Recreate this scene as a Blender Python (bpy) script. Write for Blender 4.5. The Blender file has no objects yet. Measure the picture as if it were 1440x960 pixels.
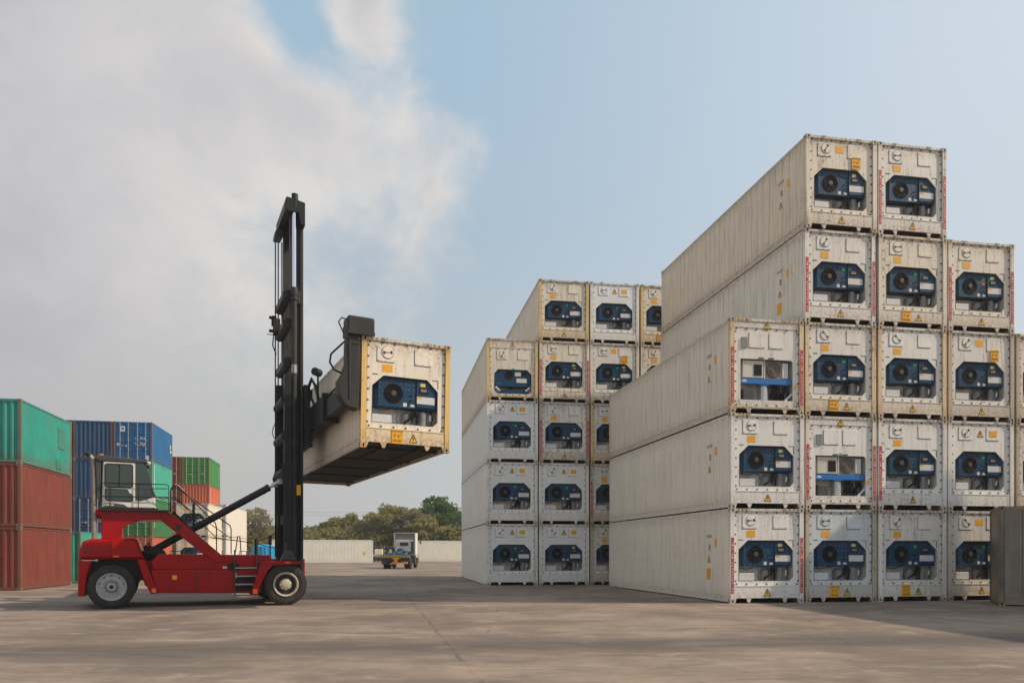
import bpy, math, random, zlib
import numpy as np
from mathutils import Vector, Matrix
R = math.radians
random.seed(7)
SC = bpy.context.scene
COL = SC.collection
# ------------------------------------------------------------------ camera
cam = bpy.data.objects.new('camera', bpy.data.cameras.new('camera'))
COL.objects.link(cam)
cam.location = (0, 0, 1.55); cam.rotation_euler = (R(90), 0, 0)
cam.data.sensor_width = 36; cam.data.lens = 27.66
cam.data.shift_y = 0.2057; cam.data.clip_start = 0.1; cam.data.clip_end = 5000
SC.camera = cam
SC.view_settings.view_transform = 'Standard'
SC.view_settings.look = 'None'
SC.view_settings.exposure = 0.0
SC.view_settings.gamma = 1.0
SC.view_settings.use_curve_mapping = False
# ------------------------------------------------------------------ light
SUN_EL = R(38.6)
SUNV = Vector((math.cos(R(-5.6)) * math.cos(SUN_EL), math.sin(R(-5.6)) * math.cos(SUN_EL), math.sin(SUN_EL)))
sl = bpy.data.lights.new('sun', 'SUN'); sl.energy = 4.3; sl.angle = R(0.6); sl.color = (1.0, .80, .60)
sun = bpy.data.objects.new('sun', sl); COL.objects.link(sun)
sun.rotation_euler = SUNV.to_track_quat('Z', 'Y').to_euler(); sun.location = (40, -10, 60)

def nodes_of(nt):
    return nt.nodes, nt.links
class NT:
    """small node-tree helper"""
    def __init__(s, nt): s.t = nt; s.n = nt.nodes; s.l = nt.links
    def new(s, typ, **kw):
        n = s.n.new(typ)
        for k, v in kw.items(): setattr(n, k, v)
        return n
    def inp(s, sock, v):
        if hasattr(v, 'is_linked') or isinstance(v, bpy.types.NodeSocket): s.l.new(v, sock)
        elif v is not None:
            if isinstance(v, (tuple, list)) and len(v) == 3 and sock.type == 'RGBA': v = (*v, 1)
            sock.default_value = v
    def math(s, op, a, b=None, c=None, clamp=False):
        n = s.new('ShaderNodeMath', operation=op, use_clamp=clamp)
        s.inp(n.inputs[0], a)
        if b is not None: s.inp(n.inputs[1], b)
        if c is not None: s.inp(n.inputs[2], c)
        return n.outputs[0]
    def mix(s, f, a, b, typ='MIX'):
        n = s.new('ShaderNodeMix', data_type='RGBA', blend_type=typ)
        s.inp(n.inputs[0], f); s.inp(n.inputs[6], a); s.inp(n.inputs[7], b)
        return n.outputs[2]
    def ramp(s, f, lo, hi, a=0.0, b=1.0, smooth=True):
        n = s.new('ShaderNodeMapRange', interpolation_type='SMOOTHSTEP' if smooth else 'LINEAR')
        s.inp(n.inputs[0], f); s.inp(n.inputs[1], lo); s.inp(n.inputs[2], hi); s.inp(n.inputs[3], a); s.inp(n.inputs[4], b)
        return n.outputs[0]
    def noise(s, vec, scale, detail=4, rough=.55, dist=0.0):
        n = s.new('ShaderNodeTexNoise')
        if vec is not None: s.l.new(vec, n.inputs['Vector'])
        n.inputs['Scale'].default_value = scale; n.inputs['Detail'].default_value = detail
        n.inputs['Roughness'].default_value = rough; n.inputs['Distortion'].default_value = dist
        return n.outputs['Fac']
    def mapping(s, vec, scale=(1, 1, 1), loc=(0, 0, 0), rot=(0, 0, 0)):
        n = s.new('ShaderNodeMapping')
        s.l.new(vec, n.inputs[0]); s.inp(n.inputs['Location'], loc)
        n.inputs['Scale'].default_value = scale; n.inputs['Rotation'].default_value = rot
        return n.outputs[0]
    def xyz(s, vec):
        n = s.new('ShaderNodeSeparateXYZ'); s.l.new(vec, n.inputs[0]); return n.outputs
    def comb(s, x, y, z):
        n = s.new('ShaderNodeCombineXYZ'); s.inp(n.inputs[0], x); s.inp(n.inputs[1], y); s.inp(n.inputs[2], z); return n.outputs[0]

W = bpy.data.worlds.new("World"); SC.world = W; W.use_nodes = True
w = NT(W.node_tree); w.n.clear()
out = w.new('ShaderNodeOutputWorld')
sky = w.new('ShaderNodeTexSky', sky_type='NISHITA'); sky.sun_disc = False
sky.sun_elevation = SUN_EL; sky.sun_rotation = math.atan2(SUNV.x, SUNV.y)
sky.air_density = 1.0; sky.dust_density = 3.0; sky.ozone_density = 1.2
tc = w.new('ShaderNodeTexCoord'); D = tc.outputs['Generated']
dx, dy, dz = w.xyz(D)
dw = w.new('ShaderNodeVectorMath', operation='ADD'); w.l.new(D, dw.inputs[0])
nd = w.new('ShaderNodeTexNoise'); w.l.new(D, nd.inputs['Vector']); nd.inputs['Scale'].default_value = 5.0; nd.inputs['Detail'].default_value = 8
ns = w.new('ShaderNodeVectorMath', operation='MULTIPLY_ADD'); w.l.new(nd.outputs['Color'], ns.inputs[0]); ns.inputs[1].default_value = (.16, .16, .16); ns.inputs[2].default_value = (-.08, -.08, -.08)
w.l.new(ns.outputs[0], dw.inputs[1]); DW = dw.outputs[0]
n1 = w.noise(w.mapping(DW, (1, 1, 1.3), (.3, 8.8, 7.1)), 3.6, 10, .60)
n2 = w.noise(w.mapping(DW, (1, 1, 1.3), (7.4, 2.2, .3)), 11.0, 10, .62)
az = w.math('DIVIDE', dx, w.math('ADD', w.math('ABSOLUTE', dy), 0.35))
# clouds thicken to the left of the view direction; ragged edge
base = w.math('MULTIPLY_ADD', az, -3.6, -0.40)
base = w.math('MINIMUM', base, 1.3)
for (v, r, a) in (((-.262, 1, .660), .095, -1.2), ((-.17, 1, .60), .05, -.2), ((-.18, 1, .70), .095, .95), ((-.33, 1, .58), .13, .5), ((-.20, 1, .52), .12, .45), ((-.11, 1, .49), .075, .6), ((-.055, 1, .508), .055, .8), ((-.11, 1, .385), .13, .70), ((-.15, 1, .46), .05, -.3), ((-.02, 1, .22), .30, -.3)):
    vv = Vector(v).normalized()
    d = w.new('ShaderNodeVectorMath', operation='DISTANCE'); w.l.new(DW, d.inputs[0]); d.inputs[1].default_value = vv
    base = w.math('ADD', base, w.ramp(d.outputs['Value'], 0.0, r, a, 0.0))
edge = w.math('ADD', base, w.math('MULTIPLY', w.math('SUBTRACT', n1, .5), 1.7))
edge = w.math('ADD', edge, w.math('MULTIPLY', w.math('SUBTRACT', n2, .5), 1.3))
soft = w.math('MULTIPLY', w.ramp(dz, .05, .33, .30, 1.0), 1.0)
cm = w.ramp(w.math('MULTIPLY', edge, soft), -.30, .80, 0, .95)
thick = w.ramp(base, .25, 1.25)
warm = (.77, .735, .70); cool = (.49, .485, .525)
ccol = w.mix(thick, warm, cool)
ccol = w.mix(w.ramp(n1, .38, .66, 0, .35), ccol, (.80, .76, .73))
ccol = w.mix(w.ramp(n2, .62, .38, 0, .18), ccol, (.46, .465, .50))
ccol = w.mix(w.ramp(dz, .0, .36, .9, 0), ccol, (.485, .48, .47))
sky_s = w.mix(1.0, sky.outputs[0], (.105, .105, .105), 'MULTIPLY')
veil = w.mix(w.ramp(az, -.15, .50), (.43, .60, .74), (.72, .80, .88))
lowc = w.mix(w.ramp(az, -.32, .30), (.495, .495, .49), (.60, .665, .69))
veil = w.mix(w.ramp(dz, .05, .55, 1.0, 0), veil, lowc)
sky_s = w.mix(w.ramp(dz, .05, .40, 1.0, 0), sky_s, lowc)
clear = w.mix(.80, sky_s, veil)
sc_ = w.mix(cm, clear, ccol)
bg = w.new('ShaderNodeBackground'); w.l.new(sc_, bg.inputs[0]); bg.inputs[1].default_value = 1.0
w.l.new(bg.outputs[0], out.inputs[0])

# ------------------------------------------------------------------ materials
MATS = {}
def mat(name, col=(.5, .5, .5), rough=.6, metal=0.0, fn=None, emit=None, spec=.4):
    if name in MATS: return MATS[name]
    m = bpy.data.materials.new(name); m.use_nodes = True
    t = NT(m.node_tree); b = t.n['Principled BSDF']
    b.inputs['Base Color'].default_value = (*col, 1); b.inputs['Roughness'].default_value = rough
    b.inputs['Metallic'].default_value = metal; b.inputs['Specular IOR Level'].default_value = spec
    if fn: fn(t, b, col)
    MATS[name] = m
    return m
def worn(t, b, col, amt=.35, scale=3.0, dirt=(.12, .10, .08), bump=.02):
    tc = t.new('ShaderNodeTexCoord'); oi = t.new('ShaderNodeObjectInfo')
    v = t.new('ShaderNodeVectorMath', operation='ADD'); t.l.new(tc.outputs['Object'], v.inputs[0])
    t.l.new(t.comb(t.math('MULTIPLY', oi.outputs['Random'], 37.0), 0, t.math('MULTIPLY', oi.outputs['Random'], 11.0)), v.inputs[1])
    n = t.noise(v.outputs[0], scale, 6, .6)
    n3 = t.noise(v.outputs[0], scale * 9, 3, .6)
    c = t.mix(t.ramp(n, .42, .75, 0, amt), col, dirt)
    c = t.mix(t.ramp(n3, .35, .75, 0, amt * .5), c, tuple(min(1, x * 1.35 + .01) for x in col))
    t.l.new(c, b.inputs['Base Color'])
    bp = t.new('ShaderNodeBump'); bp.inputs['Strength'].default_value = .25; bp.inputs['Distance'].default_value = bump
    t.l.new(n, bp.inputs['Height']); t.l.new(bp.outputs[0], b.inputs['Normal'])
def blue_fn(t, b, c):
    worn(t, b, c, .40, 2.5, (.022, .040, .058), .004)
    oi = t.new('ShaderNodeObjectInfo'); l = b.inputs['Base Color'].links[0].from_socket
    t.l.new(t.mix(t.ramp(oi.outputs['Random'], .3, 1.0, 0, .55), l, t.mix(1.0, l, (1.7, 1.15, .80), 'MULTIPLY')), b.inputs['Base Color'])
def paint_fn(rustcol=(.20, .085, .03), streak=.55, rustamt=1.0, own=False):
    """paint tinted by the object's own colour (alpha = how grimy), with streaks and rust"""
    def fn(t, b, col):
        tc = t.new('ShaderNodeTexCoord'); oi = t.new('ShaderNodeObjectInfo')
        ge = t.new('ShaderNodeNewGeometry')
        al = oi.outputs['Alpha']
        v = t.new('ShaderNodeVectorMath', operation='ADD'); t.l.new(tc.outputs['Object'], v.inputs[0])
        rr = oi.outputs['Random']
        t.l.new(t.comb(t.math('MULTIPLY', rr, 91.0), t.math('MULTIPLY', rr, 53.0), t.math('MULTIPLY', rr, 17.0)), v.inputs[1])
        V = v.outputs[0]
        st = t.noise(t.mapping(V, (5.5, 5.5, .45)), 1.6, 6, .62)
        st2 = t.noise(t.mapping(V, (22, 22, 1.1)), 1.0, 4, .6)
        big = t.noise(V, .9, 5, .6)
        sp = t.noise(V, 14, 5, .7)
        c = oi.outputs['Color']
        if own:
            c = t.mix(t.ramp(big, .35, .72, 0, .5), c, t.mix(1.0, c, (.62, .62, .62), 'MULTIPLY'))
            c = t.mix(t.ramp(st2, .55, .85, 0, .35), c, t.mix(.06, c, (.5, .5, .5)))
        else: c = t.mix(t.ramp(big, .35, .72, 0, .16), c, (.47, .43, .36))
        f = t.math('MULTIPLY', t.ramp(st, .47, .74, 0, streak), t.math('MULTIPLY_ADD', al, .9, .12))
        c = t.mix(f, c, t.mix(.6, (.235, .20, .145), t.mix(1.0, c, (.6, .5, .45), 'MULTIPLY')) if own else (.33, .285, .21))
        f = t.math('MULTIPLY', t.ramp(st2, .52, .8, 0, .5), al)
        c = t.mix(f, c, (.16, .085, .05) if own else (.36, .26, .15))
        # sparse dark runs, scuffs, and grime gathered along top and bottom edges
        x_, y_, z_ = t.xyz(tc.outputs['Object'])
        run = t.noise(t.mapping(V, (2.4, 2.4, .35), (5, 2, 0)), 1.5, 7, .72)
        c = t.mix(t.math('MULTIPLY', t.ramp(run, .60, .74, 0, .65), t.math('MULTIPLY_ADD', al, .8, .1)), c, (.105, .07, .05) if own else (.20, .165, .125))
        rim_ = t.math('MAXIMUM', t.ramp(z_, 2.35, 2.85), t.ramp(z_, .62, .10))
        gri = t.math('MULTIPLY', t.math('MULTIPLY', rim_, t.ramp(sp, .36, .62)), t.math('MULTIPLY_ADD', al, .75, .05))
        c = t.mix(gri, c, (.13, .06, .03) if own else (.29, .20, .12))
        rm = t.math('MULTIPLY', t.ramp(t.math('MULTIPLY', sp, t.math('ADD', st, .52)), .62, .72, 0, .85 * rustamt), al)
        c = t.mix(rm, c, rustcol)
        t.l.new(c, b.inputs['Base Color'])
        t.l.new(t.ramp(st, .3, .8, .42, .75), b.inputs['Roughness'])
        bp = t.new('ShaderNodeBump'); bp.inputs['Strength'].default_value = .3; bp.inputs['Distance'].default_value = .012
        t.l.new(t.math('ADD', big, t.math('MULTIPLY', sp, .15)), bp.inputs['Height']); t.l.new(bp.outputs[0], b.inputs['Normal'])
    return fn
M_RP = mat('reefer_paint', rough=.5, fn=paint_fn())
M_CP = mat('casting_paint', rough=.6, fn=paint_fn(rustamt=1.6, streak=.7))
M_DP = mat('container_paint', rough=.55, fn=paint_fn(rustcol=(.15, .055, .025), streak=.55, rustamt=1.1, own=True))
M_BLK = mat('black_rubber_seal', (.012, .012, .012), .7)
M_BOLT = mat('rusty_bolt', (.045, .032, .024), .8)
M_CAV = mat('machinery_bay_grey', (.60, .59, .56), .6, fn=lambda t, b, c: worn(t, b, c, .5, 4))
M_BLUE = mat('unit_blue', (.006, .046, .105), .5, fn=lambda t, b, c: blue_fn(t, b, c), spec=.25)
M_BLUE2 = mat('beam_blue', (.015, .16, .48), .45)
M_FAN = mat('fan_black', (.010, .010, .011), .75, spec=.2)
M_GRY = mat('machinery_grey', (.22, .225, .23), .5, fn=lambda t, b, c: worn(t, b, c, .5, 8))
M_DKG = mat('dark_machinery', (.045, .047, .05), .55, fn=lambda t, b, c: worn(t, b, c, .5, 9))
M_BRN = mat('condenser_brown', (.20, .165, .13), .6, fn=lambda t, b, c: worn(t, b, c, .4, 12))
M_BEI = mat('control_box_beige', (.60, .575, .50), .5, fn=lambda t, b, c: worn(t, b, c, .2, 4))
M_LBLW = mat('white_sticker', (.62, .62, .62), .5, fn=lambda t, b, c: worn(t, b, c, .3, 14, (.3, .3, .32)))
M_ORG = mat('orange_sticker', (.80, .38, .012), .55, fn=lambda t, b, c: worn(t, b, c, .25, 12, (.35, .17, .03)))
M_YEL = mat('yellow_sticker', (.75, .40, .02), .55)
M_LY = mat('pale_yellow_sticker', (.55, .55, .16), .5)
M_GRN = mat('green_sticker', (.02, .40, .13), .5)
M_RED = mat('red_sticker', (.48, .035, .05), .55, fn=lambda t, b, c: worn(t, b, c, .4, 6, (.42, .16, .14)))
M_INK = mat('black_ink', (.02, .02, .02), .6)
M_WINK = mat('white_ink', (.68, .68, .66), .6)
M_ALU = mat('aluminium_part', (.55, .56, .57), .35, .6)
M_UND = mat('underframe_dark', (.035, .032, .028), .8, fn=lambda t, b, c: worn(t, b, c, .4, 2, (.06, .04, .03)))
M_MAST = mat('mast_paint', (.013, .016, .020), .48, fn=lambda t, b, c: worn(t, b, c, .45, 3, (.042, .036, .030)), spec=.25)
M_SPR = mat('spreader_paint', (.030, .030, .029), .55, fn=lambda t, b, c: worn(t, b, c, .5, 3, (.075, .062, .048)), spec=.25)
M_CHR = mat('chrome_rod', (.75, .77, .85), .12, 1.0)
M_SRED = mat('truck_red', (.33, .0015, .003), .26, fn=lambda t, b, c: worn(t, b, c, .45, 1.3, (.13, .004, .006), .003), spec=.22)
M_CABW = mat('cab_white', (.66, .65, .62), .35, fn=lambda t, b, c: worn(t, b, c, .15, 3))
M_GLS = mat('tinted_glass', (.03, .045, .038), .08, spec=.7)
M_TYR = mat('tyre_rubber', (.022, .021, .021), .8, fn=lambda t, b, c: worn(t, b, c, .6, 6, (.06, .05, .043), .01))
M_RIM = mat('rim_grey', (.34, .34, .35), .5, fn=lambda t, b, c: worn(t, b, c, .5, 7, (.13, .12, .11)))
M_RIMC = mat('rim_cream', (.42, .39, .31), .5, fn=lambda t, b, c: worn(t, b, c, .4, 7, (.15, .13, .10)))
M_ORL = mat('orange_lamp', (.80, .17, .01), .3)
M_TAN = mat('exhaust_steel', (.27, .235, .20), .5, .3, fn=lambda t, b, c: worn(t, b, c, .5, 5, (.2, .09, .04)))
M_STP = mat('step_steel', (.38, .38, .38), .5, .3)
M_GAL = mat('galvanised_rail', (.42, .36, .32), .45, .3)
M_TWH = mat('truck_white', (.64, .63, .60), .45, fn=lambda t, b, c: worn(t, b, c, .3, 3))
M_TBL = mat('truck_blue', (.012, .035, .085), .5, fn=lambda t, b, c: worn(t, b, c, .4, 6))
M_HYL = mat('hazard_yellow', (.70, .36, .01), .5)
M_BARK = mat('bark', (.16, .13, .10), .9, fn=lambda t, b, c: worn(t, b, c, .5, 4, (.07, .055, .04)))
M_FENCE = mat('fence_grey', (.28, .28, .28), .7)
M_TARP = mat('tarp_blue', (.01, .25, .50), .5, fn=lambda t, b, c: worn(t, b, c, .3, 3, (.01, .12, .3)))

# ------------------------------------------------------------------ mesh builder
class MB:
    def __init__(s): s.v = []; s.f = []; s.mi = []; s.sm = []; s.m = 0
    def add(s, vs, fs, smooth=False):
        o = len(s.v); s.v += [tuple(v) for v in vs]
        for f in fs:
            s.f.append(tuple(i + o for i in f)); s.mi.append(s.m); s.sm.append(smooth)
        return s
    def box(s, x0, x1, y0, y1, z0, z1):
        return s.add([(x0, y0, z0), (x1, y0, z0), (x1, y1, z0), (x0, y1, z0), (x0, y0, z1), (x1, y0, z1), (x1, y1, z1), (x0, y1, z1)],
              [(0, 3, 2, 1), (4, 5, 6, 7), (0, 1, 5, 4), (1, 2, 6, 5), (2, 3, 7, 6), (3, 0, 4, 7)])
    def prism(s, pts, a, b, axis='y', bev=0.0):
        """polygon extruded from a to b; pts are (x,z) for y, (x,y) for z, (y,z) for x; bev chamfers both ends"""
        pts = list(pts); n = len(pts)
        A = sum(pts[i][0] * pts[(i + 1) % n][1] - pts[(i + 1) % n][0] * pts[i][1] for i in range(n))
        if A < 0: pts = pts[::-1]
        def P(p, c):
            return {'y': (p[0], c, p[1]), 'z': (p[0], p[1], c), 'x': (c, p[0], p[1])}[axis]
        if bev:
            ins = []
            for i in range(n):
                p0, p1, p2 = Vector(pts[i - 1]), Vector(pts[i]), Vector(pts[(i + 1) % n])
                d1 = (p1 - p0).normalized(); d2 = (p2 - p1).normalized()
                n1_ = Vector((-d1.y, d1.x)); n2_ = Vector((-d2.y, d2.x)); q = (n1_ + n2_)
                q = q / max(.4, q.length_squared / 2) if q.length > 1e-6 else n1_
                ins.append(tuple(p1 + q * bev))
            sg = 1 if b > a else -1
            rings = [[P(p, a) for p in ins], [P(p, a + sg * bev) for p in pts], [P(p, b - sg * bev) for p in pts], [P(p, b) for p in ins]]
        else:
            rings = [[P(p, a) for p in pts], [P(p, b) for p in pts]]
        vs = [v for r_ in rings for v in r_]; k = len(rings); fs = []
        for j in range(k - 1):
            for i in range(n):
                i2 = (i + 1) % n; fs.append((j * n + i, j * n + i2, (j + 1) * n + i2, (j + 1) * n + i))
        fs.append(tuple(range(n))[::-1]); fs.append(tuple((k - 1) * n + i for i in range(n)))
        return s.add(vs, fs)
    def cyl(s, p0, p1, r, n=12, r1=None, caps=True):
        p0 = Vector(p0); p1 = Vector(p1); d = (p1 - p0).normalized(); r1 = r if r1 is None else r1
        a = d.orthogonal().normalized(); b = d.cross(a)
        vs = []
        for (c, rr) in ((p0, r), (p1, r1)):
            for i in range(n):
                t = 2 * math.pi * i / n; vs.append(c + (a * math.cos(t) + b * math.sin(t)) * rr)
        s.add(vs, [(i, (i + 1) % n, n + (i + 1) % n, n + i) for i in range(n)], True)
        if caps: s.add([vs[i] for i in range(n)], [tuple(range(n))[::-1]]); s.add([vs[n + i] for i in range(n)], [tuple(range(n))])
        return s
    def tube(s, pts, r, n=6):
        pts = [Vector(p) for p in pts]; rings = []
        ref = None
        for i, p in enumerate(pts):
            d = (pts[min(i + 1, len(pts) - 1)] - pts[max(i - 1, 0)]).normalized()
            if ref is None: ref = d.orthogonal().normalized()
            a = (ref - d * ref.dot(d)).normalized(); ref = a; b = d.cross(a)
            rings.append([p + (a * math.cos(2 * math.pi * k / n) + b * math.sin(2 * math.pi * k / n)) * r for k in range(n)])
        vs = [v for r_ in rings for v in r_]; fs = []
        for j in range(len(pts) - 1):
            for k in range(n):
                fs.append((j * n + k, j * n + (k + 1) % n, (j + 1) * n + (k + 1) % n, (j + 1) * n + k))
        s.add(vs, fs, True)
        return s
    def lathe(s, prof, c=(0, 0, 0), n=32, smooth=True):
        """profile (r, y) about the y axis"""
        vs = []; fs = []; k = len(prof)
        for i in range(n):
            t = 2 * math.pi * i / n
            for (r, y) in prof: vs.append((c[0] + r * math.cos(t), c[1] + y, c[2] + r * math.sin(t)))
        for i in range(n):
            for j in range(k - 1):
                i2 = (i + 1) % n; fs.append((i * k + j, i2 * k + j, i2 * k + j + 1, i * k + j + 1))
        return s.add(vs, fs, smooth)
    def mesh(s, name, mats):
        me = bpy.data.meshes.new(name); me.from_pydata(s.v, [], s.f)
        for m in (mats if isinstance(mats, (list, tuple)) else [mats]): me.materials.append(m)
        me.polygons.foreach_set('material_index', s.mi); me.polygons.foreach_set('use_smooth', s.sm)
        me.update(); return me
def ell(cx, cz, rx, rz, n=10): return [(cx + rx * math.cos(2 * math.pi * i / n), cz + rz * math.sin(2 * math.pi * i / n)) for i in range(n)]
CACHE = {}
def cached(key, build, mats):
    if key not in CACHE:
        m = MB(); build(m); CACHE[key] = m.mesh(key.split('|')[0], mats)
    return CACHE[key]
def ob(name, me, parent=None, loc=(0, 0, 0), rot=None, color=None, kind=None, label=None):
    o = bpy.data.objects.new(name, me); COL.objects.link(o); o.location = loc
    if rot: o.rotation_euler = rot
    if parent: o.parent = parent
    if color: o.color = color
    if kind: o['kind'] = kind
    if label: o['label'] = label
    return o
def thing(name, label, cat, loc, rz=0, group=None, rot=None):
    o = bpy.data.objects.new(name, None); COL.objects.link(o); o.empty_display_size = .3
    o.location = loc; o.rotation_euler = rot or (0, 0, rz)
    o['label'] = label; o['category'] = cat
    if group: o['group'] = group
    return o
def text_mesh(txt, size, mat_, depth=.001, align='CENTER'):
    key = 'lettering|%s|%s|%s' % (txt, size, mat_.name)
    if key in CACHE: return CACHE[key]
    cu = bpy.data.curves.new('t', 'FONT'); cu.body = txt; cu.size = size; cu.align_x = align; cu.extrude = depth; cu.resolution_u = 1
    cu.space_line = .9
    o = bpy.data.objects.new('t', cu); COL.objects.link(o)
    bpy.context.view_layer.update()
    me = bpy.data.meshes.new_from_object(o.evaluated_get(bpy.context.evaluated_depsgraph_get()))
    me.name = 'lettering'; me.materials.clear(); me.materials.append(mat_)
    bpy.data.objects.remove(o); bpy.data.curves.remove(cu)
    me.transform(Matrix.Rotation(R(90), 4, 'X'))      # into the xz plane facing -y
    CACHE[key] = me
    return me
def gz(Y): return max(0.0, Y - 55) * .005

# ------------------------------------------------------------------ ground
def ground_fn(t, b, col):
    tc = t.new('ShaderNodeTexCoord'); V = tc.outputs['Object']
    Vr = t.mapping(V, (1, 1, 1), (0, 0, 0), (0, 0, -.18))
    X, Y, Z = t.xyz(Vr)
    x0, y0, _ = t.xyz(V)
    a = t.noise(t.mapping(V, (1, 1, 1)), .22, 8, .62, .3)
    bn = t.noise(t.mapping(V, (.55, 1.6, 1)), 1.3, 7, .62, .4)
    c1 = t.noise(t.mapping(V, (1, 1, 1)), 9, 5, .65)
    c2 = t.noise(V, 60, 3, .6)
    c = t.mix(t.ramp(a, .38, .62), (.285, .230, .182), (.150, .125, .105))
    c = t.mix(t.ramp(bn, .48, .72, 0, .55), c, (.32, .25, .195))
    c = t.mix(t.ramp(bn, .50, .30, 0, .60), c, (.145, .125, .108))
    c = t.mix(t.ramp(c1, .42, .78, 0, .28), c, (.12, .105, .09))
    c = t.mix(t.ramp(c2, .3, .8, 0, .12), c, (.42, .37, .32))
    gr_ = t.noise(V, 1.1, 9, .66, .15)
    c = t.mix(t.ramp(gr_, .46, .66, 0, .45), c, (.13, .112, .098))
    c = t.mix(t.ramp(gr_, .44, .32, 0, .50), c, (.37, .31, .255))
    # pale scuffs
    sc = t.noise(t.mapping(V, (.25, 1.5, 1), (4, 9, 0), (0, 0, .25)), 1.0, 9, .7, .5)
    c = t.mix(t.ramp(sc, .57, .68, 0, .40), c, (.42, .345, .28))
    sd = t.noise(t.mapping(V, (.35, 2.6, 1), (14, 3, 0), (0, 0, .15)), 1.0, 9, .68, .4)
    c = t.mix(t.ramp(sd, .54, .70, 0, .38), c, (.125, .105, .092))
    # dark bands in the ground colour, crossing in front of the camera
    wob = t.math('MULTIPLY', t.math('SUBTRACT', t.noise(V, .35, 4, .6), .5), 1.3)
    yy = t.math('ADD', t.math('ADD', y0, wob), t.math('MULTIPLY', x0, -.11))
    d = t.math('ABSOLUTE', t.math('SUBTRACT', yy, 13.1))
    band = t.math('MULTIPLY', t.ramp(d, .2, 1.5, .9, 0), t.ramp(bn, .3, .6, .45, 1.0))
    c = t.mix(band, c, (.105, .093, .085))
    d = t.math('ABSOLUTE', t.math('SUBTRACT', yy, 24.2))
    c = t.mix(t.ramp(d, .1, .8, .35, 0), c, (.10, .09, .085))
    # slab joints
    wj = t.math('MULTIPLY', t.math('SUBTRACT', t.noise(V, 1.6, 5, .7), .5), .22)
    def joint(co, off, per, wd):
        m_ = t.math('SUBTRACT', t.math('ADD', co, wj), off)
        m_ = t.math('PINGPONG', m_, per)
        return t.ramp(m_, wd * .3, wd, .65, 0)
    j1 = joint(X, 1.32, 9.0, .045)
    j2 = joint(Y, 4.3, 6.5, .022)
    j1 = t.math('MAXIMUM', j1, t.math('MULTIPLY', j2, .7))
    jm = t.math('MULTIPLY', j1, t.ramp(t.noise(V, .8, 4, .6), .40, .62, .10, .75))
    c = t.mix(jm, c, (.07, .06, .055))
    vo = t.new('ShaderNodeTexVoronoi', feature='DISTANCE_TO_EDGE'); t.l.new(t.mapping(V, (1, 1, 1)), vo.inputs['Vector']); vo.inputs['Scale'].default_value = .13
    ck = t.math('MULTIPLY', t.ramp(t.math('ADD', vo.outputs[0], t.math('MULTIPLY', t.math('SUBTRACT', c1, .5), .02)), .0005, .004, .55, 0), t.ramp(t.noise(V, .3, 3), .5, .6))
    c = t.mix(ck, c, (.06, .055, .05))
    t.l.new(c, b.inputs['Base Color'])
    t.l.new(t.ramp(bn, .3, .7, .80, .95), b.inputs['Roughness'])
    bp = t.new('ShaderNodeBump'); bp.inputs['Strength'].default_value = .5; bp.inputs['Distance'].default_value = .03
    h = t.math('ADD', t.math('ADD', bn, t.math('MULTIPLY', c1, .3)), t.math('ADD', t.math('MULTIPLY', c2, .1), t.math('MULTIPLY', jm, -.6)))
    t.l.new(h, bp.inputs['Height']); t.l.new(bp.outputs[0], b.inputs['Normal'])
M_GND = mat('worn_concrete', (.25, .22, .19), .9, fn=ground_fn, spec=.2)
g = MB()
ys = [-1500, -60, 0, 30, 55, 160, 400, 1500]
for i, y in enumerate(ys):
    z = min(gz(y), .525)
    g.v += [(-1500, y, z), (1500, y, z)]
for i in range(len(ys) - 1): g.f.append((2 * i, 2 * i + 1, 2 * i + 3, 2 * i + 2)); g.mi.append(0); g.sm.append(False)
gr = ob('ground', g.mesh('ground', M_GND), kind='structure')

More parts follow.
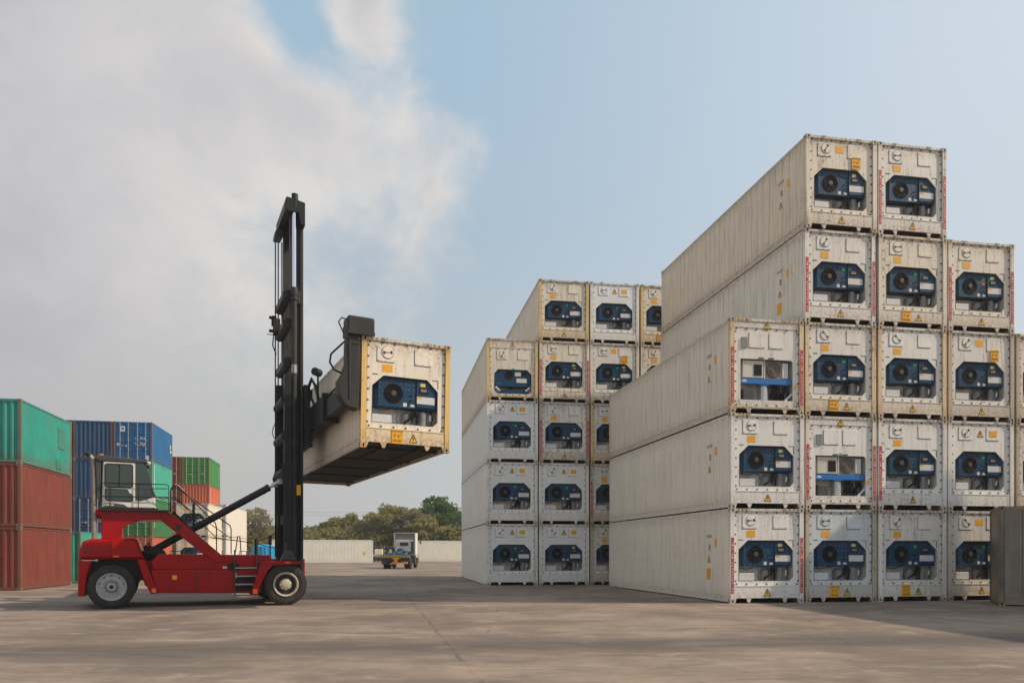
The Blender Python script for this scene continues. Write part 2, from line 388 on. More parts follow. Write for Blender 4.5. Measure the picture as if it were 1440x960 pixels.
# ------------------------------------------------------------------ shared container pieces
CW, CL = 2.438, 12.192
def casting_build(m, sx):
    """corner fitting 0.162 wide, 0.178 long, 0.118 high; real oval holes in front and outer side; sx=1 left corner, -1 right"""
    w_, l_, h_ = .165, .178, .118
    def face(P, u0, u1, v0, v1, dep):
        n = 8
        cu, cv = (u0 + u1) / 2, (v0 + v1) / 2
        outer = []
        for i in range(n):
            t = 2 * math.pi * i / n + math.pi / 8
            k = 1 / max(abs(math.cos(t)), abs(math.sin(t)))
            outer.append((cu + math.cos(t) * k * (u1 - u0) / 2, cv + math.sin(t) * k * (v1 - v0) / 2))
        outer = []
        for (a, c) in [(1, .4), (.4, 1), (-.4, 1), (-1, .4), (-1, -.4), (-.4, -1), (.4, -1), (1, -.4)]:
            outer.append((cu + a * (u1 - u0) / 2, cv + c * (v1 - v0) / 2))
        inner = [(cu + .028 * math.cos(math.atan2(q[1] - cv, q[0] - cu)), cv + .040 * math.sin(math.atan2(q[1] - cv, q[0] - cu))) for q in outer]
        vs = [P(*q, 0) for q in outer] + [P(*q, 0) for q in inner] + [P(*q, dep) for q in inner]
        fs = [(i, (i + 1) % n, n + (i + 1) % n, n + i) for i in range(n)] 
        m.m = 0; m.add(vs, fs)
        # corner triangles of the rectangle
        cor = [(u1, v1), (u0, v1), (u0, v0), (u1, v0)]
        for k, (q, i) in enumerate(zip(cor, (0, 2, 4, 6))):
            m.add([P(*q, 0), P(*outer[i], 0), P(*outer[(i + 1) % 8], 0)], [(0, 1, 2)])
        m.m = 1
        m.add([P(*q, 0.001) for q in inner] + [P(*q, dep) for q in inner], [(i, (i + 1) % n, n + (i + 1) % n, n + i) for i in range(n)] + [tuple(range(n, 2 * n))])
        m.m = 0
    X = (lambda a: a) if sx > 0 else (lambda a: CW - a)
    face(lambda u, v, d: (X(u), d, v), 0, w_, 0, h_, .05)
    face(lambda u, v, d: (X(d), u, v), 0, l_, 0, h_, .05)
    m.add([(X(w_), 0, 0), (X(w_), l_, 0), (X(w_), l_, h_), (X(w_), 0, h_)], [(0, 1, 2, 3)])
    m.add([(X(0), l_, 0), (X(w_), l_, 0), (X(w_), l_, h_), (X(0), l_, h_)], [(0, 1, 2, 3)])
    m.add([(X(0), 0, 0), (X(w_), 0, 0), (X(w_), l_, 0), (X(0), l_, 0)], [(0, 1, 2, 3)])
    m.add([(X(0), 0, h_), (X(w_), 0, h_), (X(w_), l_, h_), (X(0), l_, h_)], [(0, 1, 2, 3)])
def castings(root, L, Hh, color, off):
    a = cached('corner_casting|l', lambda m: casting_build(m, 1), [M_CP, M_BLK])
    b = cached('corner_casting|r', lambda m: casting_build(m, -1), [M_CP, M_BLK])
    for z in (0, Hh - .118):
        ob('corner_casting', a, root, (off[0], off[1], z), color=color)
        ob('corner_casting', b, root, (off[0], off[1], z), color=color)
        # back pair: the same fittings turned round
        ob('corner_casting', a, root, (-off[0], -off[1], z), (0, 0, math.pi), color=color)
        ob('corner_casting', b, root, (-off[0], -off[1], z), (0, 0, math.pi), color=color)
def ring_plate(m, outer, inner, y0, y1):
    """plate between an outer and an inner octagon (8 matched points each)"""
    n = len(outer)
    vs = [(p[0], y0, p[1]) for p in outer] + [(p[0], y0, p[1]) for p in inner] + [(p[0], y1, p[1]) for p in inner] + [(p[0], y1, p[1]) for p in outer]
    fs = []
    for i in range(n):
        j = (i + 1) % n
        fs += [(i, j, n + j, n + i), (n + i, n + j, 2 * n + j, 2 * n + i), (2 * n + i, 2 * n + j, 3 * n + j, 3 * n + i)]
    m.add(vs, fs)
def octo(u0, u1, z0, z1, tl, tr, br, bl):
    """octagon with chamfers (du,dz) per corner, ccw from bottom-left"""
    return [(u0 + bl[0], z0), (u1 - br[0], z0), (u1, z0 + br[1]), (u1, z1 - tr[1]), (u1 - tr[0], z1), (u0 + tl[0], z1), (u0, z1 - tl[1]), (u0, z0 + bl[1])]
def bolts(m, pts, y, r=.026):
    for (u, z) in pts: m.prism(ell(u, z, r, r, 6), y, y - .014)
def tri_label(root, u, z, y, s=.25, off=(0, 0), side=False):
    def b(m):
        m.m = 0; m.prism([(-s / 2, 0), (s / 2, 0), (s * .06, s * .92), (-s * .06, s * .92)], 0, -.003)
        k = .80; m.m = 1; m.prism([(-s / 2 * k, s * .07), (s / 2 * k, s * .07), (0, s * .80)], -.003, -.005)
        m.m = 0; m.prism([(-.012, s * .62), (.022, s * .62), (.006, s * .42), (.026, s * .42), (-.016, s * .14), (-.002, s * .36), (-.024, s * .36)], -.005, -.0065)
    me = cached('warning_label|%.2f' % s, b, [M_INK, M_YEL])
    if side: return ob('warning_label', me, root, (off[0] + u, off[1] + y, z), (0, 0, R(-90)))
    return ob('warning_label', me, root, (off[0] + u, off[1] + y, z))
def caution_label(root, u, z, y, off):
    o = ob('height_label', cached('height_label', lambda m: m.prism([(-.15, 0), (.15, 0), (.15, .37), (-.15, .37)], 0, -.003), M_ORG), root, (off[0] + u, off[1] + y, z))
    ob('lettering', text_mesh('CAUTION', .068, M_INK), o, (0, -.006, .30))
    ob('lettering', text_mesh("9' 6\"", .115, M_INK), o, (0, -.006, .165))
    ob('lettering', text_mesh('HIGH', .10, M_INK), o, (0, -.006, .045))
    return o
def stripe(root, u, y, off, z0=.30, z1=2.0):
    def b(m):
        m.m = 0; m.box(-.047, .047, -.003, 0, z0, z1)
        m.m = 1; rs = random.Random(4); z = z0 + .05
        while z < z1 - .09:
            h = rs.choice([.045, .055, .06]); k = rs.random()
            if k > .18:
                m.box(-.022, .022, -.005, -.003, z, z + .014)
                m.box(-.022 if k > .5 else .010, .022 if k < .8 else -.008, -.005, -.003, z + .014, z + h)
            z += h + .035
    return ob('height_stripe', cached('height_stripe|%.2f%.2f' % (z0, z1), b, [M_RED, M_WINK]), root, (off[0] + u, off[1] + y, 0))

# ------------------------------------------------------------------ refrigerated container
def reefer(label, loc, rz, tint, kind=1, opts='', rot=None, group=None, L=CL, Hh=2.896, name='refrigerated_container', post=None, full=True):
    """opts letters: R red stripes both posts, r red on left only, T triangle on sill, t triangle off to the right of a caution label,
    U triangle between hatches with orange on hatch, O orange below left hatch, o orange between hatches, H caution label under right hatch,
    G green sticker, Y pale yellow sticker, Z hazard strips on the header, L latches on top, S side markings, C side caution label"""
    root = thing(name, label, 'container', loc, rz, group or 'refrigerated containers in the stacks', rot)
    off = (-CW / 2, -L / 2); P = lambda nm, key, b, mt, **k: ob(nm, cached(nm + '|' + key, b, mt), root, (off[0], off[1], 0), color=k.get('color', tint), kind=k.get('kind'), label=k.get('label'))
    post = post or tint
    zt = Hh
    kk = '%.1f%.2f' % (L, Hh)
    # side walls with shallow grooves, rails
    def side(m, X, sg):
        n = int((L - .32) / .42); st = (L - .32) / n; pr = []
        for i in range(n):
            y = .16 + i * st
            pr += [(y, .014), (y + .004, .036), (y + .022, .036), (y + .026, .014)]
        pr.append((L - .16, .014))
        vs = []; 
        for (y, d) in pr: vs += [(X + sg * d, y, .24), (X + sg * d, y, zt - .11)]
        m.add(vs, [(2 * i, 2 * i + 2, 2 * i + 3, 2 * i + 1) for i in range(len(pr) - 1)])
    sc2 = tuple(c * k for c, k in zip(tint[:3], (1.02, 1.0, .94))) + (tint[3] * .75,)
    P('side_wall', 'l' + kk, lambda m: side(m, 0, 1), M_RP, color=sc2); P('side_wall', 'r' + kk, lambda m: side(m, CW, -1), M_RP, color=sc2 if '1' not in opts else tint)
    for q, (a, b_) in enumerate(((0.004, .075), (CW - .075, CW - .004))):
        def rail(m, a=a, b_=b_):
            m.box(a + (.012 if a < 1 else 0), b_ - (.012 if a > 1 else 0), .17, L - .17, .07, .225)
            m.box(a, b_, .17, L - .17, .035, .07); m.box(a, b_, .17, L - .17, .225, .245)
        P('bottom_rail', '%d' % q + kk, rail, M_RP)
        P('top_rail', '%d' % q + kk, lambda m, a=a, b_=b_: (m.box(a, b_, .17, L - .17, zt - .115, zt - .03), m.box(a + .02, b_ - .02, .17, L - .17, zt - .03, zt - .012)), M_RP)
    P('roof', kk, lambda m: m.box(.07, CW - .07, .1, L - .1, zt - .075, zt - .05), M_RP)
    def under(m):
        m.box(.076, CW - .076, .12, L - .12, .150, .18)
        for i in range(5):
            y = .9 + i * (L - 1.8) / 4; m.box(.076, CW - .076, y - .06, y + .06, .075, .149)
        for i in range(4):
            a = 1.02 + i * (L - 1.8) / 4; b2 = a + (L - 1.8) / 4 - .24; m.box(.12, CW - .12, a, b2, .110, .149)
        m.box(.70, .78, .2, 3.2, .050, .109); m.box(CW - .78, CW - .70, .2, 3.2, .050, .109)
    P('underframe', kk, under, M_UND)
    P('rear_wall', kk, lambda m: (m.box(.15, 1.21, L - .07, L - .03, .15, zt - .1), m.box(1.228, CW - .15, L - .07, L - .03, .15, zt - .1), m.box(.15, CW - .15, L - .12, L - .02, .03, .145), m.box(.15, CW - .15, L - .12, L - .02, zt - .096, zt - .01)), M_RP)
    for q, (a, b_, y0, y1) in enumerate(((.006, .14, .006, .15), (CW - .14, CW - .006, .006, .15), (.006, .14, L - .15, L - .006), (CW - .14, CW - .006, L - .15, L - .006))):
        P('corner_post', '%d' % q + kk, lambda m, a=a, b_=b_, y0=y0, y1=y1: m.prism([(a, y0), (b_, y0), (b_, y1), (a, y1)], .118, zt - .118, 'z', .008), M_CP, color=post)
    castings(root, L, Hh, tuple([c * .8 for c in post[:3]] + [min(1, post[3] + .35)]), off)
    # front header and sill
    P('header', kk + str('Z' in opts), lambda m: m.box(.15, CW - .15, .025, .10, zt - .085, zt - .012), M_RP)
    if 'Z' in opts:
        def hz(m):
            for u0, u1 in ((.19, .62), (1.72, 2.22)):
                n = 7
                for i in range(n):
                    m.m = i % 2; a = u0 + (u1 - u0) * i / n
                    m.prism([(a, zt - .075), (a + .03, zt - .075), (a + .065, zt - .018), (a + .035, zt - .018)], .025, .021)
        P('hazard_strip', kk, hz, [M_YEL, M_INK])
    s1 = .535 if kind == 1 else .215
    def sill(m):
        z0 = .152
        m.prism([(.15, .02), (.17, .02), (.215, z0), (.53, z0), (.59, .02), (.65, .02), (.70, z0), (1.73, z0), (1.78, .02), (1.84, .02), (1.90, z0), (CW - .215, z0), (CW - .17, .02), (CW - .15, .02), (CW - .15, s1), (.15, s1)], .02, .06)
        m.box(.15, CW - .15, .012, .02, z0, z0 + .03)
        m.box(.15, CW - .15, .008, .02, s1 - .025, s1)
    P('sill', kk + str(s1), sill, M_RP, color=tuple(a * .55 + b_ * .45 for a, b_ in zip(tint, post)))
    for u in (.61, 1.81):
        ob('top_latch', cached('top_latch', lambda m: (m.box(-.075, .075, 0, .07, -.028, .0), m.box(-.03, .03, -.004, .06, -.05, .0)), M_CP), root, (off[0] + u, off[1] + .012, zt - .002), color=(.5, .49, .46, .6))
    pt = zt - .086
    if kind == 1:
        op = octo(.30, 2.10, .68, 1.92, (.30, .28), (.31, .30), (.12, .12), (.005, .005)); pz0 = .538
    elif kind == 2:
        op = octo(.36, 2.10, .42, 1.67, (.005, .005), (.06, .06), (.005, .005), (.005, .005)); pz0 = .218; pt = 2.62
    else:
        op = octo(.36, 2.13, .32, 1.46, (.18, .20), (.2, .22), (.12, .12), (.12, .12)); pz0 = .218; pt = 2.46
    pu0, pu1 = .152, CW - .152
    outer = [(op[0][0], pz0), (op[1][0], pz0), (pu1, op[2][1]), (pu1, op[3][1]), (op[4][0], pt), (op[5][0], pt), (pu0, op[6][1]), (pu0, op[7][1])]
    def panel(m):
        ring_plate(m, outer, op, .06, .10)
        for (c, i, j) in (((pu0, pz0), 7, 0), ((pu1, pz0), 1, 2), ((pu1, pt), 3, 4), ((pu0, pt), 5, 6)):
            m.add([(c[0], .06, c[1]), (outer[i][0], .06, outer[i][1]), (outer[j][0], .06, outer[j][1])], [(0, 1, 2)])
        if kind != 1: m.box(pu0, pu1, .045, .10, pt, zt - .087)
        # raised frame lip
        m.box(pu0 + .015, pu0 + .05, .052, .06, pz0 + .02, pt - .02); m.box(pu1 - .05, pu1 - .015, .052, .06, pz0 + .02, pt - .02)
    P('front_panel', '%d' % kind + kk, panel, M_RP)
    def bl(m):
        pts = []
        n = 7
        for i in range(n): pts.append((.22 + (2.0) * i / (n - 1), pt - .04)); pts.append((.22 + 2.0 * i / (n - 1), pz0 + .04))
        k = 8
        for i in range(k):
            z = pz0 + .14 + (pt - pz0 - .28) * i / (k - 1); pts += [(.185, z), (CW - .185, z)]
        bolts(m, pts, .054)
    P('panel_bolts', '%d' % kind + kk, bl, M_BOLT, kind='stuff')
    # machinery bay
    u0, u1, z0, z1 = op[7][0] - .03, op[2][0] + .03, op[0][1] - .02, op[4][1] + .02
    def bay(m):
        m.add([(u0, .101, z0), (u1, .101, z0), (u1, .44, z0), (u0, .44, z0), (u0, .101, z1), (u1, .101, z1), (u1, .44, z1), (u0, .44, z1)],
              [(0, 1, 2, 3), (4, 5, 6, 7), (1, 2, 6, 5), (2, 3, 7, 6), (3, 0, 4, 7)])
    P('machinery_bay', '%d' % kind, bay, M_CAV)
    if kind == 1: P('bay_frame', '1', lambda m: [m.prism([(a[0], a[1]), (b_[0], b_[1]), (b_[0] + (a[1] - b_[1]) / d * .012, b_[1] - (a[0] - b_[0]) / d * .012), (a[0] + (a[1] - b_[1]) / d * .012, a[1] - (a[0] - b_[0]) / d * .012)], .056, .062) for a, b_ in zip(op, op[1:] + op[:1]) for d in [max(.001, math.hypot(a[0] - b_[0], a[1] - b_[1]))] if d > .02], M_BOLT, kind='stuff')
    if kind == 1 and 'O' in opts: P('bay_corner_seam', '1', lambda m: (m.box(.30, .44, .053, .062, 1.925, 1.945), m.box(1.94, 2.10, .053, .062, 1.915, 1.93), m.box(2.095, 2.11, .053, .062, 1.70, 1.93)), M_BOLT, kind='stuff')
    if not full: return root
    dark = rand = random.Random(zlib.crc32(label.encode()))
    if kind == 1:
        cu = P('cooling_unit', '1', lambda m: (m.prism([(.47, 1.12), (2.075, 1.12), (2.075, 1.62), (1.80, 1.90), (.60, 1.90), (.47, 1.77)], .13, .50, 'y', .012),
              m.add([(.315, .33, 1.12), (.47, .135, 1.12), (.47, .135, 1.77), (.315, .33, 1.63)], [(0, 1, 2, 3)]),
              m.add([(.315, .33, 1.12), (.315, .5, 1.12), (.315, .5, 1.63), (.315, .33, 1.63)], [(0, 1, 2, 3)]), m.add([(.315, .33, 1.63), (.47, .135, 1.77), (.47, .5, 1.77), (.315, .5, 1.63)], [(0, 1, 2, 3)]),
              m.add([(.315, .33, 1.12), (.47, .135, 1.12), (.47, .5, 1.12), (.315, .5, 1.12)], [(0, 1, 2, 3)])), M_BLUE)
        Q = lambda nm, key, b, mt, p=cu, l=(0, 0, 0), **k: ob(nm, cached(nm + '|' + key, b, mt), p, l, **k)
        def fan(m):
            m.lathe([(0, -.006), (.235, -.006), (.250, -.016), (.262, -.004), (.262, 0)], n=28)
            for r_ in (.09, .13, .17, .21):
                m.lathe([(r_ - .006, -.012), (r_, -.018), (r_ + .006, -.012)], n=24)
            for i in range(6):
                t = i * math.pi / 3; m.tube([(.06 * math.cos(t), -.014, .06 * math.sin(t)), (.245 * math.cos(t), -.014, .245 * math.sin(t))], .005, 4)
        fo = Q('condenser_fan', '1', fan, M_FAN, l=(.895, .128, 1.49))
        Q('fan_hub', '1', lambda m: (m.lathe([(0, -.024), (.065, -.024), (.075, -.02), (.08, 0)], n=16, smooth=False), ), M_DKG, l=(.895, .128, 1.49))
        Q('control_panel', '1', lambda m: m.prism([(1.52, 1.17), (2.06, 1.17), (2.06, 1.61), (1.79, 1.88), (1.52, 1.88)], .128, .100, 'y', .008), M_BLUE)
        Q('display', '1', lambda m: (m.box(1.60, 1.84, .090, .10, 1.55, 1.70), ), M_FAN)
        Q('display_glass', '1', lambda m: m.box(1.63, 1.80, .087, .09, 1.59, 1.67), M_BRN)
        Q('instruction_label', '1', lambda m: m.box(1.53, 2.03, .097, .10, 1.27, 1.46), M_LBLW)
        if rand.random() < .55: Q('hazard_sticker', '1', lambda m: (m.box(1.54, 1.66, .095, .097, 1.40, 1.46)), M_ORG)
        Q('rating_sticker', '1', lambda m: m.box(1.16, 1.26, .126, .13, 1.165, 1.265), M_LBLW)
        Q('rating_sticker', '2', lambda m: m.box(1.36, 1.47, .126, .13, 1.175, 1.235), M_LBLW)
        Q('lifting_slot', '1', lambda m: (m.box(.80, 1.0, .124, .13, 1.80, 1.84), m.box(1.22, 1.40, .124, .13, 1.80, 1.84)), M_DKG)
        def scr(m):
            for u in (.52, .70, 1.10, 1.24, 1.32, 1.45):
                for z in (1.17, 1.40, 1.62, 1.76):
                    if (u - .895) ** 2 + (z - 1.49) ** 2 > .30 ** 2: m.prism(ell(u, z, .008, .008, 5), .13, .122)
        Q('screws', '1', scr, M_ALU, kind='stuff')
        Q('cable_gland', '1', lambda m: (m.prism(ell(1.36, 1.46, .022, .022, 8), .13, .10), m.prism(ell(1.36, 1.33, .022, .022, 8), .13, .10)), M_FAN)
        if 'G' in opts: Q('inspection_sticker', 'g', lambda m: m.prism([(1.33, 1.70), (1.43, 1.68), (1.44, 1.76), (1.34, 1.79)], .13, .125), M_GRN)
        if 'Y' in opts: Q('inspection_sticker', 'y', lambda m: m.box(1.62, 1.76, .094, .10, 1.73, 1.82), M_LY)
        if 'Q' in opts: Q('inspection_sticker', 'q', lambda m: m.box(1.33, 1.44, .125, .13, 1.54, 1.64), M_RED)
        P('junction_box', '1', lambda m: m.prism([(.315, .685), (.85, .685), (.85, .91), (.315, .91)], .13, .35, 'y', .01), M_LBLW)
        P('compressor', '1', lambda m: (m.cyl((1.30, .34, .66), (1.30, .34, .98), .13, 14), m.cyl((1.30, .34, .98), (1.30, .34, 1.04), .13, 14, .06)), M_GRY)
        P('receiver_tank', '1', lambda m: (m.cyl((1.74, .30, .66), (1.74, .30, 1.08), .12, 14), ), M_GRY)
        P('valve', '1', lambda m: (m.cyl((1.93, .20, .84), (1.93, .20, .98), .035, 10), m.box(1.90, 1.96, .17, .23, .95, .99)), M_ALU)
        def pipes(m):
            m.tube([(1.2, .22, .72), (1.28, .17, .80), (1.40, .17, .86), (1.44, .18, 1.12)], .028); m.tube([(1.55, .17, .70), (1.56, .17, .90), (1.53, .17, 1.12)], .03)
            m.tube([(1.42, .16, .74), (1.46, .16, .95), (1.50, .17, 1.12)], .018); m.tube([(1.96, .24, .72), (2.02, .22, .90), (1.98, .24, 1.12)], .014)
            m.tube([(.95, .2, 1.10), (1.02, .16, .95), (.98, .17, .80), (1.05, .2, .70)], .009); m.box(1.50, 1.62, .16, .28, .93, 1.05)
            m.tube([(.32, .22, 1.10), (.6, .17, 1.03), (.9, .18, 1.10)], .012)
        P('refrigerant_pipes', '1', pipes, M_FAN, kind='stuff')
    elif kind == 2:
        P('control_box', '2', lambda m: m.prism([(.47, 1.11), (1.15, 1.11), (1.15, 1.64), (.47, 1.64)], .12, .43, 'y', .01), M_BEI)
        P('display', '2', lambda m: (m.box(.83, 1.09, .105, .12, 1.18, 1.52)), M_FAN)
        P('control_sticker', '2', lambda m: (m.box(.86, 1.04, .116, .12, 1.545, 1.585)), M_LY)
        P('condenser_panel', '2', lambda m: (m.box(1.24, 1.75, .135, .43, 1.09, 1.65)), M_BRN)
        P('condenser_grille', '2', lambda m: [m.lathe([(r_ - .008, -.0), (r_, -.014), (r_ + .008, 0)], (1.49, .135, 1.37), 24) for r_ in (.06, .11, .16, .21, .235)], M_DKG)
        P('side_box', '2', lambda m: m.prism([(1.78, 1.12), (1.98, 1.12), (1.98, 1.60), (1.78, 1.60)], .135, .43, 'y', .01), M_LBLW)
        P('bay_post', '2', lambda m: m.box(1.17, 1.21, .12, .18, 1.09, 1.65), M_BEI)
        bmo = P('cross_beam', '2', lambda m: (m.box(.365, 2.095, .115, .25, .93, 1.09), m.box(1.0, 1.35, .12, .24, .90, .93)), M_BLUE2)
        ob('beam_sticker', cached('beam_sticker', lambda m: m.prism([(.42, .98), (.62, .98), (.55, 1.05), (.48, 1.05)], .115, .112), M_LBLW), bmo)
        P('receiver_tank', '2', lambda m: (m.cyl((1.22, .28, .43), (1.22, .28, .88), .135, 16), ), M_ALU)
        P('compressor', '2', lambda m: (m.prism([(.50, .44), (.86, .44), (.86, .76), (.50, .76)], .14, .4, 'y', .02), ), M_DKG)
        def pp(m):
            rs = random.Random(3)
            for i in range(12):
                x = 1.42 + rs.random() * .55; m.tube([(x, .2 + rs.random() * .1, .45), (x + rs.uniform(-.1, .1), .18, .65), (x + rs.uniform(-.15, .15), .2, .9)], .014 + rs.random() * .016, 5)
            m.cyl((1.55, .3, .60), (1.9, .3, .60), .09, 10); m.box(1.6, 1.75, .2, .35, .7, .85)
        P('refrigerant_pipes', '2', pp, M_FAN, kind='stuff')
        P('brace', '2', lambda m: m.prism([(1.82, .42), (1.90, .42), (2.10, .62), (2.10, .70)], .11, .16), M_LBLW)
        P('data_box', '2', lambda m: (m.box(.39, .58, .03, .06, 2.0, 2.32)), M_GRY)
        P('lifting_slot', '2', lambda m: (m.box(.95, 1.13, .045, .06, 1.69, 1.72), m.box(1.28, 1.46, .045, .06, 1.69, 1.72)), M_FAN)
        if 'G' in opts: P('inspection_sticker', '2g', lambda m: m.box(1.17, 1.26, .054, .06, 1.68, 1.75), M_GRN)
        P('inspection_sticker', '2o', lambda m: (m.prism(ell(2.17, .86, .055, .07, 8), .052, .046)), M_ORG)
    else:
        cu = P('cooling_unit', '3', lambda m: (m.prism([(.46, .66), (2.02, .66), (2.10, .78), (2.10, 1.24), (1.92, 1.44), (.55, 1.44), (.38, 1.26), (.38, .78)], .12, .5, 'y', .012), m.box(.62, 1.95, .16, .5, .36, .55)), M_BLUE)
        ob('condenser_fan', cached('condenser_fan|3', lambda m: [m.lathe([(0, -.006), (.17, -.006), (.19, -.02), (.20, 0)], n=24)] + [m.lathe([(r_ - .006, -.012), (r_, -.018), (r_ + .006, -.012)], n=20) for r_ in (.05, .09, .13)], M_FAN), cu, (1.08, .12, 1.2))
        ob('display', cached('display|3', lambda m: m.box(1.68, 1.90, .11, .12, 1.20, 1.36), M_FAN), cu)
        ob('instruction_label', cached('instruction_label|3', lambda m: (m.box(1.35, 1.63, .112, .12, 1.17, 1.36), m.box(1.42, 1.92, .112, .12, .86, 1.06)), M_LBLW), cu)
        ob('trim', cached('trim|3', lambda m: m.box(.44, .72, .114, .12, .80, .82), M_TARP), cu)
        P('brace', '3', lambda m: (m.prism([(.40, .62), (.46, .68), (.66, .50), (.62, .44)], .11, .15), m.prism([(2.09, .62), (2.03, .68), (1.83, .50), (1.87, .44)], .11, .15)), M_LBLW)
        if 'G' in opts: P('inspection_sticker', '3g', lambda m: m.box(1.22, 1.33, .052, .06, 1.47, 1.52), M_GRN)
        P('refrigerant_pipes', '3', lambda m: (m.tube([(1.0, .2, .4), (1.1, .18, .6), (1.3, .2, .62), (1.4, .2, .4)], .03), m.box(1.05, 1.25, .2, .4, .56, .64)), M_FAN)
    # hatches
    if kind == 1: hz0, hz1, ha, hb = 2.28, 2.71, (.42, .92), (1.44, 1.93)
    elif kind == 2: hz0, hz1, ha, hb = 2.01, 2.49, (.64, 1.18), (1.30, 1.78)
    else: hz0, hz1, ha, hb = 1.92, 2.33, (.48, .97), (1.47, 1.98)
    def hatch(a, b_):
        return lambda m: (m.prism([(a + .03, hz0), (b_ - .03, hz0), (b_, hz0 + .03), (b_, hz1 - .03), (b_ - .03, hz1), (a + .03, hz1), (a, hz1 - .03), (a, hz0 + .03)], .06, .050, 'y', .004),
                          bolts(m, [(a + .05, hz0 + .05), (b_ - .05, hz0 + .05), (a + .05, hz1 - .05), (b_ - .05, hz1 - .05), ((a + b_) / 2, hz0 + .04)], .046, .011))
    hc = tuple(min(1, c * 1.06) for c in tint[:3]) + (tint[3] * .6,)
    vh = P('vent_hatch', '%d' % kind, hatch(*ha), M_RP, color=hc)
    ah = P('access_hatch', '%d' % kind, hatch(*hb), M_RP, color=hc)
    P('hatch_gap', '%d' % kind, lambda m: (m.box(ha[0] - .012, ha[0] - .002, .052, .062, hz0 - .01, hz1 - .03), m.box(ha[0] - .012, ha[1] - .05, .052, .062, hz0 - .016, hz0 - .004), m.box(hb[0] - .012, hb[0] - .002, .052, .062, hz0 - .01, hz1 - .03), m.box(hb[0] - .012, hb[1] - .05, .052, .062, hz0 - .016, hz0 - .004)), M_DKG, kind='stuff')
    if kind != 2:
        cu_, cz_ = (ha[0] + ha[1]) / 2 + .03, (hz0 + hz1) / 2 + .03
        def disc(m):
            m.m = 0; m.lathe([(0, -.012), (.145, -.012), (.155, -.006), (.160, 0)], n=24, smooth=False)
            m.m = 1; m.lathe([(.160, -.001), (.164, -.004), (.170, -.001)], n=24)
            m.m = 1
            for a0, k in ((.35, .5), (.35 + math.pi, .5)):
                pts = [(.045 * math.cos(a0 - .5), .045 * math.sin(a0 - .5))] + [(.13 * math.cos(a0 + x), .13 * math.sin(a0 + x)) for x in (-.42, -.2, 0, .2, .42)] + [(.05 * math.cos(a0 + .2), .05 * math.sin(a0 + .2))]
                m.prism(pts, -.012, -.015)
            m.prism(ell(0, 0, .02, .02, 8), -.012, -.02)
        dk = 'vent_disc'
        me = cached('vent_disc|' + ('f' if rand.random() < .55 else 's'), disc, [M_RP, M_DKG])
        ob(dk, me, vh, (cu_, .046, cz_), (0, rand.choice([.2, -.5, -.7, 1.1]), 0), color=tuple(min(1, c * 1.08) for c in tint[:3]) + (.1,))
    # stickers
    Lr = lambda u, z, dy=.057: ob('label_sticker', cached('label_sticker', lambda m: (m.box(-.135, .135, -.003, 0, 0, .195)), M_ORG), root, (off[0] + u, off[1] + dy, z))
    if 'O' in opts: Lr(.70, 2.02)
    if 'o' in opts: Lr(1.18, 2.42)
    if 'U' in opts:
        tri_label(root, 1.22, 2.38, .057, .24, off); Lr(1.69, 2.40, .044)
    if 'T' in opts: tri_label(root, 1.22, .21 if kind == 1 else zt - .30 if kind == 2 else 2.52, .018 if kind == 1 else .043, .24, off)
    if 't' in opts: caution_label(root, .98, .15, .007, off); tri_label(root, 1.42, .20, .018, .24, off)
    if 'H' in opts: caution_label(root, 1.72, 1.95, .03 if kind == 1 else .05, off)
    if 'R' in opts or 'r' in opts: stripe(root, .073, .005, off)
    if 'R' in opts: stripe(root, CW - .073, .005, off)
    if 'S' in opts:
        tri_label(root, .016, 1.22, 1.55, .24, off, side=True)
        P('side_sticker', 's', lambda m: (m.box(.010, .018, .98, 1.14, 1.72, 1.98)), M_ORG)
        so = P('side_marking', 's', lambda m: (m.box(.012, .018, 1.45, 1.56, 1.62, 1.80)), M_GRY)
        ob('painted_characters', cached('painted_characters', lambda m: [m.box(.012, .018, 1.36 + i * .10, 1.42 + i * .10, 2.02, 2.12) for i in range(4)], M_GRY), so, kind='stuff')
    if 'C' in opts:
        P('side_sticker', 'c', lambda m: (m.box(.010, .018, 1.42, 1.72, .68, 1.04)), M_ORG)
    return root

